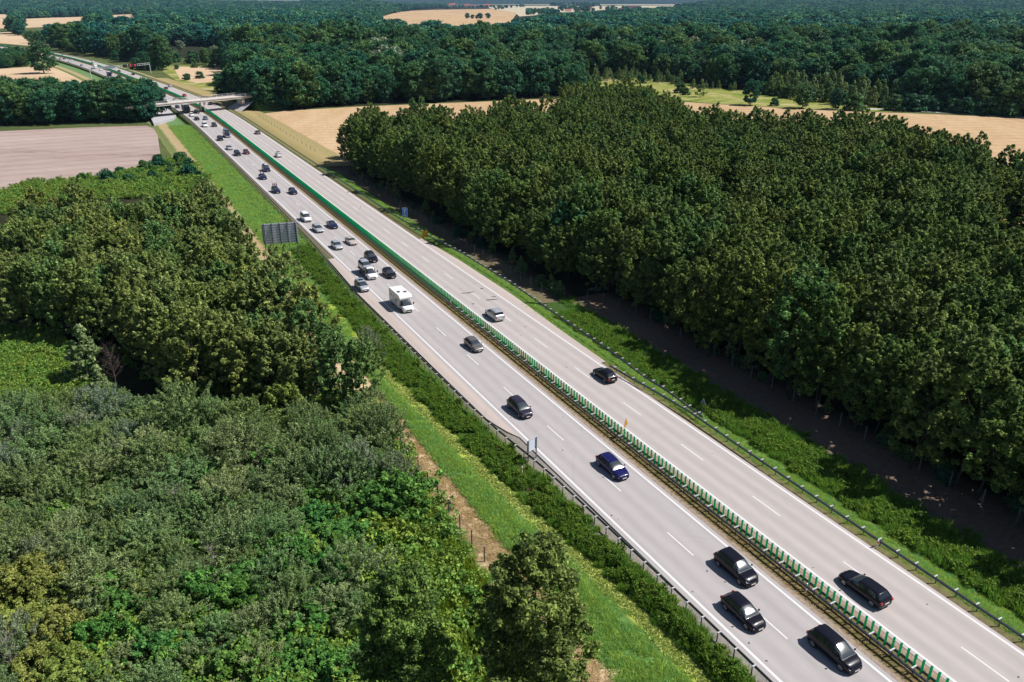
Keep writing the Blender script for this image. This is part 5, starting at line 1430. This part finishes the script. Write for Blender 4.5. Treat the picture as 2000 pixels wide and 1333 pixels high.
# --- the wide forest
ROADC = [tuple(Rd(s, -34)[:2]) for s in range(380, 1260, 40)] + [tuple(Rd(s, 24)[:2]) for s in range(1240, 370, -40)]
HOLES = [stub_poly, ploughed_poly, ROADC,
    [P(738, 39, 22), P(770, 40, 22), P(800, 43, 22), P(870, 45, 22), P(985, 50, 22), P(1008, 38, 22), P(1090, 27, 22), P(1240, 19, 22), P(1330, 14, 20), P(1345, 9), P(960, 9), P(950, 13), P(830, 18), P(790, 22), P(738, 34)],
    px((318, 126), (440, 126), (455, 150), (450, 185), (380, 185), (330, 165)), px((-700, 150), (0, 118), (95, 122), (180, 140), (310, 200), (310, 260), (-700, 300)),
    [P(u, v, z) for u, v, z in ((-400, 90, 0), (0, 98, 0), (62, 100, 0), (120, 95, 0), (98, 84, 0), (70, 78, 0), (36, 64, 4), (0, 66, 2), (-400, 60, 0))],
    [P(-80, 52, 22), P(24, 50, 22), P(26, 28), P(-80, 28)], [P(34, 46, 21), P(88, 46, 21), P(132, 48, 21), P(174, 42, 22), P(174, 33), P(34, 37)], [P(212, 38, 21), P(255, 40, 22), P(278, 36, 21), P(264, 28), P(212, 29)],
    px((195, 92), (300, 90), (432, 92), (446, 112), (458, 150), (460, 190), (420, 185), (330, 128)),
    px((1085, 150), (1200, 148), (1330, 159), (1420, 175), (1560, 175), (1640, 181), (1730, 199), (1810, 214), (1740, 222), (1450, 210), (1130, 195)),
    [P(u, v, z) for u, v, z in ((590, 132, 6), (610, 134, 6), (612, 124, 0), (590, 124, 0))], PLANT, WOODL]
for h in HOLES: pass
def forest():
    r = random.Random(101); near = []; far = []; silver = []
    reg = [P(420, 232), P(470, 222), P(560, 214), P(700, 206), P(850, 200), P(1000, 194), P(1128, 186), P(1200, 160), P(1420, 172), P(1600, 184), P(1740, 203), P(1840, 216), P(2000, 229), P(2250, 243), P(2500, 110), P(2600, 40), P(2800, 12.6), P(1340, 12.6), P(1335, 16), P(840, 16), P(800, 12.6), P(-900, 12.6), P(-900, 40), P(-500, 90), P(100, 90), P(300, 130)]
    def cells(step, d0, d1):
        y = d0
        while y < d1:
            w = y * .72 + 40; x = -w
            while x < w:
                p = (x + r.uniform(-.42, .42) * step, y + r.uniform(-.42, .42) * step)
                dd = math.hypot(*p)
                if d0 <= p[1] < d1 and inpoly(p, reg) and not any(inpoly(p, h) for h in HOLES) and in_frame(*p, 14, 50):
                    yield p
                x += step
            y += step * .87
    for p in cells(9.6, 200, 640): near.append(p)
    for p in cells(12.6, 640, 1150): far.append((*p, GZ, r.choice((.7, .95, 1.15, 1.3, 1.6)) * r.uniform(.92, 1.08)))
    for p in cells(15.5, 1150, 2300): far.append((*p, GZ, r.choice((.9, 1.2, 1.4, 1.8)) * r.uniform(.92, 1.08)))
    for p in cells(24, 2300, 3700): far.append((*p, GZ, r.uniform(1.2, 1.9)))
    for p in cells(36, 3700, 6300): far.append((*p, GZ + rise(*p), r.uniform(1.5, 2.4)))
    near.sort(key=lambda p: p[0] ** 2 + p[1] ** 2)
    for x, y in near[:298]:
        u, v, d = proj(x, y, 0)
        if u < 620: lab, g = 'dark green forest tree beside the right end of the bridge', 'forest trees by the bridge'
        elif u < 1140: lab, g = 'mixed green forest tree behind the stubble field in the middle', 'forest trees behind the stubble field'
        else: lab, g = 'dark forest tree behind the clearing on the right', 'forest trees behind the clearing'
        plant('forest_tree', 'oak', x, y, GZ, r.choice((.7, .85, .95, 1.05, 1.2)) * r.uniform(.92, 1.08), r.uniform(0, 6.28), lab, 'tree', g)
    rest = [(x, y, GZ, r.choice((.7, .85, .95, 1.05, 1.25)) * r.uniform(.92, 1.08)) for x, y in near[298:]]
    mid = rest + [p for p in far if p[1] < 800]
    scatter('forest', mid, [k[0] for k in K['oak']], 'broadleaf forest filling the middle distance')
    scatter('distant_forest', [p for p in far if p[1] >= 800], [k[0] for k in K['oakfar']], 'forest stretching to the horizon')
    sv = []
    for u0, u1, v0, v1, n in ((830, 1010, 76, 84, 10), (1140, 1400, 84, 92, 26), (1430, 1560, 84, 90, 16), (690, 790, 88, 92, 8), (1590, 1700, 80, 90, 12), (1800, 1960, 84, 92, 10), (700, 820, 108, 112, 6)):
        for k in range(n):
            x, y = P(r.uniform(u0, u1), r.uniform(v0, v1), 16); sv.append((x, y, GZ, r.uniform(1.1, 1.4)))
    scatter('silvery_forest', sv, [k[0] for k in K['silverfar']], 'bands of pale silvery trees in the forest')
    print('forest', len(near), len(far))
forest()

# --- village at the edge of the far fields
def house(u, v, w, d, h, rz, label, wall='render', roof='roof'):
    x, y = P(u, v); root = empty('house', (x, y, GZ), rz); tag(root, label, 'house')
    m = MB(); m.box((0, 0, h / 2), (w, d, h)); m.build('wall', M[wall], root)
    m = MB(); m.prism([(-d / 2 - .5, h), (d / 2 + .5, h), (0, h + d * .45)], -w / 2 - .4, w / 2 + .4)
    q = m.build('roof', M[roof], root); q.rotation_euler = (0, 0, PI / 2)
    m = MB(); m.box((w * .25, d * .12, h + d * .42), (.9, .9, 2.0)); m.build('chimney', M['roof'], q).location = (0, 0, 0)
    for k in range(3):
        m = MB(); m.box((-w / 3 + k * w / 3, -d / 2 - .02, h * .5), (1.4, .06, 1.5)); m.build('window', M['window'], root)
for i, (u, v, w, d, h, rz, lab, wl, rf) in enumerate((
    (848, 14.6, 75, 22, 12, .05, 'long white hall at the left end of the far village', 'white', 'white'),
    (859, 14.3, 30, 14, 8, .1, 'pinkish house beside the long white hall', 'render', 'roof'),
    (875, 12.6, 40, 22, 9, 0, 'red roofed house left of the brightest red roof in the far village', 'render', 'roof'),
    (884.5, 12.4, 48, 30, 12, .1, 'house with the brightest red roof in the far village', 'render', 'roof'),
    (912, 13.6, 46, 26, 10, -.1, 'dull red roofed house in the middle of the far village', 'render', 'roof'),
    (924, 14.4, 34, 16, 9, .2, 'small pale house left of the village centre', 'white', 'roof'),
    (932, 14.2, 40, 20, 11, -.2, 'grey-roofed pale house in the village centre', 'white', 'boxgrey'),
    (940, 14.2, 34, 20, 10, .3, 'pale house right of the village centre', 'render', 'boxgrey'),
    (953, 14.0, 60, 26, 10, .1, 'long red roofed barn at the right end of the far village', 'render', 'roof'),
    (1110, 24, 26, 12, 8, .2, 'pale house with pinkish roof among the trees of the nearer hamlet', 'white', 'roof'),
    (1151, 20, 30, 14, 9, -.2, 'tall pink roofed house in the nearer hamlet', 'white', 'roof'),
    (1212, 21, 24, 12, 8, .4, 'red roofed house at the right of the nearer hamlet', 'render', 'maroon'),
    (1236, 18.6, 60, 22, 9, .1, 'wide dark red roofed farm building right of the nearer hamlet', 'render', 'maroon'))):
    house(u, v, w, d, h, rz, lab, wl, rf)
def village_trees():
    r = random.Random(55); pts = []
    for u0, u1, v0, v1, n, s0, s1 in ((962, 1000, 15, 16.5, 9, 1.0, 1.5), (966, 986, 17.5, 20, 7, .8, 1.1), (1008, 1024, 13.5, 15, 5, 1.1, 1.6), (1030, 1090, 22, 30, 40, .9, 1.4), (1090, 1160, 14, 24, 30, 1.0, 1.8), (1125, 1170, 11.5, 14, 16, 2.0, 3.0), (1170, 1260, 17, 22, 26, 1.0, 1.5), (870, 892, 16.5, 18.5, 7, .8, 1.0), (890, 960, 14.5, 15.2, 24, .9, 1.4), (560, 830, 13, 17, 60, 1.4, 2.2), (1075, 1130, 12, 13, 16, 2.0, 2.6)):
        for k in range(n):
            x, y = P(r.uniform(u0, u1), r.uniform(v0, v1)); pts.append((x, y, GZ, r.uniform(s0, s1)))
    scatter('village_woods', pts, [k[0] for k in K['oakfar']], 'dark trees around the far village')
village_trees()

# --- ground cover
def tuft(kind, seed):
    rg = np.random.default_rng(seed)
    if kind == 'weed':
        C, N, T = crown_pts(seed, .85, .60, .0, 18, 18, .20, 'dome', 1.0, .1)
        return leaf_obj('weed_tuft', C, N, rg.uniform(.09, .18, len(C)), T, M['weed'], seed, .5)
    if kind == 'fern':
        C, N, T = crown_pts(seed, .9, .8, .0, 16, 16, .28, 'dome', .9, .1)
        return leaf_obj('undergrowth_tuft', C, N, rg.uniform(.12, .26, len(C)), T, M['lime'], seed, .5)
    n = {'grass': 46, 'reed': 60, 'tall': 60, 'straw': 40, 'duck': 30}[kind]
    h = {'grass': .38, 'reed': .95, 'tall': 1.05, 'straw': .10, 'duck': .03}[kind]; spread = {'grass': .42, 'reed': .45, 'tall': .5, 'straw': .5, 'duck': .5}[kind]
    a = rg.uniform(0, 6.283, n); q = np.sqrt(rg.random(n)) * spread
    base = np.stack([q * np.cos(a), q * np.sin(a), np.zeros(n)], 1)
    lean = rg.normal(size=(n, 3)) * (.75 if kind == 'grass' else .42 if kind != 'straw' and kind != 'duck' else 1.6); lean[:, 2] = 1 if kind in ('grass', 'reed', 'tall') else .15
    lean /= np.linalg.norm(lean, axis=1, keepdims=True)
    L_ = (h if kind in ('grass', 'reed', 'tall') else .35) * rg.uniform(.6, 1.25, n)[:, None]
    if kind == 'duck': L_ = L_ * .6
    side = np.cross(lean, rg.normal(size=(n, 3))); side /= np.linalg.norm(side, axis=1, keepdims=True)
    w = {'grass': .022, 'reed': .04, 'tall': .05, 'straw': .022, 'duck': .09}[kind]
    V = np.empty((n, 4, 3)); V[:, 0] = base - side * w; V[:, 1] = base + side * w; V[:, 2] = base + lean * L_ + side * w * .3; V[:, 3] = base + lean * L_ - side * w * .3
    V[:, :, 2] += .02
    if kind == 'tall':
        for k in range(3):
            pass
    me = bpy.data.meshes.new(kind + '_tuft'); me.vertices.add(4 * n); me.vertices.foreach_set('co', V.reshape(-1).astype(np.float32))
    me.loops.add(4 * n); me.loops.foreach_set('vertex_index', np.arange(4 * n, dtype=np.int32))
    me.polygons.add(n); me.polygons.foreach_set('loop_start', np.arange(0, 4 * n, 4, dtype=np.int32))
    me.update(calc_edges=True)
    at = me.attributes.new('tint', 'FLOAT', 'FACE'); at.data.foreach_set('value', np.clip(rg.normal(.5, .25, n), 0, 1).astype(np.float32))
    me.materials.append(M[{'grass': 'grassblade', 'reed': 'reed', 'tall': 'goldenrod', 'straw': 'straw', 'duck': 'duckweed'}[kind]])
    return me
TU = {k: [tuft(k, 10 * i + j) for j in range(5)] for i, k in enumerate(('weed', 'fern', 'grass', 'tall', 'straw', 'duck', 'reed'))}

def band(fl0, fl1, zf, s0, s1, dens, seed, sc=(.7, 1.2), keep=1.0, zedge=None):
    r = random.Random(seed); out = []
    for i in range(int((s1 - s0) * dens)):
        s = s0 + (s1 - s0) * r.random(); a, b = fl0(s), fl1(s); l = a + (b - a) * r.random()
        # patchiness
        w = math.sin(s * .9 + l * 1.3) + math.sin(s * .37 - l * .8 + 1.7) + math.sin(s * 2.3 + l * 2.1)
        if w < -1.9 + (1 - keep): continue
        p = Rd(s, l, zf(s, l)); out.append((p.x, p.y, p.z, r.uniform(*sc)))
    return out
def zl(s, l):
    d = ditch(s); return lerp([(-27.5, -1.52), (-24, -1.15), (-20.9, -1.1), ((d - 20.9) / 2, -1.06), (d - .8, -1.12), (d, -1.12), (d + 1, -1.02), (-12.6, -.2), (-10.3, -.14)], l)
def zr(s, l): return lerp([(10.1, -.14), (11.6, -.18), (14.6, -1.0), (15.6, -1.25), (19.5, -1.2), (21, -1.1), (28, -1.15), (31.5, -1.38)], l)
railL = lambda s: lerp(LRAIL, s)
def rag(s, k): return .45 * math.sin(s * .9 + k) + .35 * math.sin(s * 2.3 + 2 * k) + .25 * math.sin(s * 4.7 + 3 * k)
W_ = band(lambda s: ditch(s) + 1.0 + .5 * rag(s, 1), lambda s: railL(s) - .9 + rag(s, 2), zl, 22, 165, 22, 1, (.25, .95), .55)
W_ += band(lambda s: 15.2 + rag(s, 3), lambda s: 19.6 + 1.6 * rag(s, 4), zr, 18, 104, 30, 2, (.4, 1.3), .75)
scatter('weeds', W_, TU['weed'], 'dense leafy weeds along both verges')
R_ = band(lambda s: 15.0 + .6 * rag(s, 5), lambda s: 20.2 + 1.5 * rag(s, 6), zr, 18, 106, 34, 21, (.5, 1.15), .7) + band(lambda s: ditch(s) + .7 + .4 * rag(s, 7), lambda s: railL(s) - .6, zl, 22, 165, 13, 22, (.3, .8), .6)
R_ += band(lambda s: 19.5, lambda s: 22.0 + rag(s, 8), zr, 18, 112, 9, 23, (.3, .7), .5)
scatter('reeds', R_, TU['reed'], 'tall green grass and reeds among the verge weeds')
G_ = band(lambda s: -20.8, lambda s: ditch(s) - 1.6, zl, 24, 165, 46, 3, (.5, 1.5)) + band(lambda s: ditch(s) - 1.7, lambda s: ditch(s) - .45, zl, 24, 165, 22, 13, (.3, .6))
G_ += band(lambda s: railL(s) - 1.3, lambda s: railL(s) - .1, zl, 22, 165, 8, 4, (.4, .8), .6)
G_ += band(lambda s: -20.6, lambda s: -12.7, zl, 165, 372, 36, 14, (.9, 1.9), .6)
G_ += band(lambda s: ditch(s) - .6, lambda s: ditch(s) + 1.2, zl, 112, 330, 5, 16, (.5, 1.1))
G_ += band(lambda s: 11.3, lambda s: 15.0, zr, 18, 112, 40, 5, (.4, .75))
G_ += band(lambda s: 12.4, lambda s: 15.0, lambda s, l: zr(s, l) * .6, 112, 240, 22, 6, (.5, .9))
G_ += band(lambda s: -25.6, lambda s: -24.0, zl, 24, 90, 12, 7, (.6, 1.1), .8)
scatter('grass', G_, TU['grass'], 'grass on the banks and verges')
D_ = band(lambda s: ditch(s) - .40 + .2 * math.sin(s * .8), lambda s: ditch(s) + .45 + .2 * math.sin(s * .55), lambda s, l: -1.08, 26, 112, 26, 8, (.7, 1.2))
scatter('duckweed', D_, TU['duck'], 'yellow-green duckweed lying in the left ditch')
S_ = band(lambda s: ditch(s) + 1.6, lambda s: railL(s) - 1.1, zl, 50, 72, 14, 15, (.5, 1.2), .45) + band(lambda s: -24.2, lambda s: -20.7, zl, 24, 92, 26, 9, (.6, 1.1)) + band(lambda s: -1.2, lambda s: 1.1, lambda s, l: .02, 20, 120, 9, 10, (.4, .8))
scatter('straw', S_, TU['straw'], 'dry straw on the path and the median')
def zland(s, l): return lerp([(-30, GZ + .04), (-27.5, -1.5), (-24, -1.15)], l)
T_ = band(lambda s: -33.5 - 2 * math.sin(s * .2), lambda s: -25.2, zland, 28, 84, 34, 11, (.6, 1.15))
scatter('tall_weeds', T_, TU['tall'], 'tall yellow-green weeds left of the straw path')
r_ = random.Random(61)
U_ = [(x, y, GZ + .03, r_.uniform(.8, 1.6)) for x, y in fill(px((115, 660), (250, 690), (310, 790), (480, 820), (640, 812), (730, 805), (735, 770), (600, 770), (300, 750), (200, 680)), 1.6, .5, 65)]
for poly, step, sc in ((px((-200, 660), (60, 640), (110, 650), (160, 700), (175, 760), (150, 850), (60, 860), (-200, 880)), .8, (.7, 1.3)), (px((-250, 850), (300, 830), (740, 800), (840, 950), (960, 1180), (1010, 1420), (-250, 1480)), 1.25, (.9, 2.0)), (px((-60, 395), (60, 358), (150, 352), (220, 345), (312, 318), (368, 312), (412, 350), (400, 385), (200, 392), (-60, 430)), 1.7, (1.0, 1.9))):
    U_ += [(x, y, GZ + .03, r_.uniform(*sc)) for x, y in fill(poly, step, .45, 62) if in_frame(x, y, 0, 40)]
for x, y in fill(px((150, 356), (215, 345), (312, 320), (365, 316), (395, 345), (330, 352), (240, 360)), 5.5, .5, 66):
    plant('field_edge_bush', r_.choice(['bush', 'bright']), x, y, GZ, r_.uniform(.6, 1.0), r_.random() * 6, 'low bush of the green strip between the ploughed field and the left woodland', 'bush', 'bushes along the ploughed field')
scatter('undergrowth', U_, TU['fern'], 'bright green undergrowth of the clearing and below the bushes')
Mw = [(x, y, GZ + .05, r_.uniform(1.2, 2.4)) for x, y in fill(px((322, 130), (428, 132), (440, 150), (425, 176), (350, 160)), 4.0, .5, 64)]
print('cover', len(W_), len(G_), len(U_))

# ------------------------------------------------------------------ white farm track, camera, light, air
m = MB()
tr = [P(u, v) for u, v in ((1700, 214.5), (1740, 216), (1800, 219), (1880, 223.5), (1960, 228.5), (2060, 235), (2300, 249))]
for a, b in zip(tr, tr[1:]): m.quad([(a[0], a[1], GZ + .12), (b[0], b[1], GZ + .12), (b[0], b[1] + 4, GZ + .12), (a[0], a[1] + 4, GZ + .12)])
o = m.build('path', flat('pale_gravel', (.62, .60, .55), .9)); o['kind'] = 'structure'

cam = bpy.data.cameras.new('camera'); co = bpy.data.objects.new('camera', cam); COL.objects.link(co); SC.camera = co
cam.sensor_width = 36; cam.sensor_fit = 'HORIZONTAL'; cam.lens = F / 2000 * 36; cam.clip_end = 60000; cam.clip_start = .5
co.location = (0, 0, HC); co.rotation_euler = (PI / 2 - PITCH, 0, 0)

SUN_EL, SUN_AZ = math.radians(53.5), math.radians(4)     # azimuth measured from +X towards +Y
sd = Vector((math.cos(SUN_EL) * math.cos(SUN_AZ), math.cos(SUN_EL) * math.sin(SUN_AZ), math.sin(SUN_EL)))
sl = bpy.data.lights.new('sun', 'SUN'); sl.energy = 4.6; sl.angle = math.radians(.5); sl.color = (1, .968, .925)
so = bpy.data.objects.new('sun', sl); COL.objects.link(so); so.rotation_euler = (-sd).to_track_quat('-Z', 'Y').to_euler()
w = bpy.data.worlds.new('World'); SC.world = w; w.use_nodes = True
nt = w.node_tree; bg = nt.nodes['Background']; sky = nt.nodes.new('ShaderNodeTexSky'); sky.sky_type = 'NISHITA'; sky.sun_disc = False
sky.sun_elevation = SUN_EL; sky.sun_rotation = math.radians(90) - SUN_AZ; sky.altitude = 100; sky.air_density = 1.0; sky.dust_density = .6; sky.ozone_density = 1.5
nt.links.new(sky.outputs[0], bg.inputs[0]); bg.inputs[1].default_value = .06

def haze():
    m = MB(); m.box((0, 9000, (60 - 3) / 2), (44000, 24000, 63))
    mt = bpy.data.materials.new('thin_air'); mt.use_nodes = True; n = mt.node_tree; n.nodes.remove(n.nodes['Principled BSDF'])
    v = n.nodes.new('ShaderNodeVolumePrincipled'); v.inputs['Color'].default_value = (.42, .62, .95, 1); v.inputs['Density'].default_value = HAZE
    n.links.new(v.outputs[0], n.nodes['Material Output'].inputs['Volume'])
    o = m.build('haze', mt); o['kind'] = 'stuff'
HAZE = .00003
if HAZE: haze()
SC.view_settings.view_transform = 'Standard'; SC.view_settings.look = 'None'; SC.view_settings.gamma = 1.0; SC.view_settings.exposure = 0.34
SC.cycles.max_bounces = 6; SC.cycles.diffuse_bounces = 3; SC.cycles.glossy_bounces = 3; SC.cycles.transmission_bounces = 3; SC.cycles.volume_bounces = 0; SC.cycles.transparent_max_bounces = 4
SC.cycles.use_denoising = True
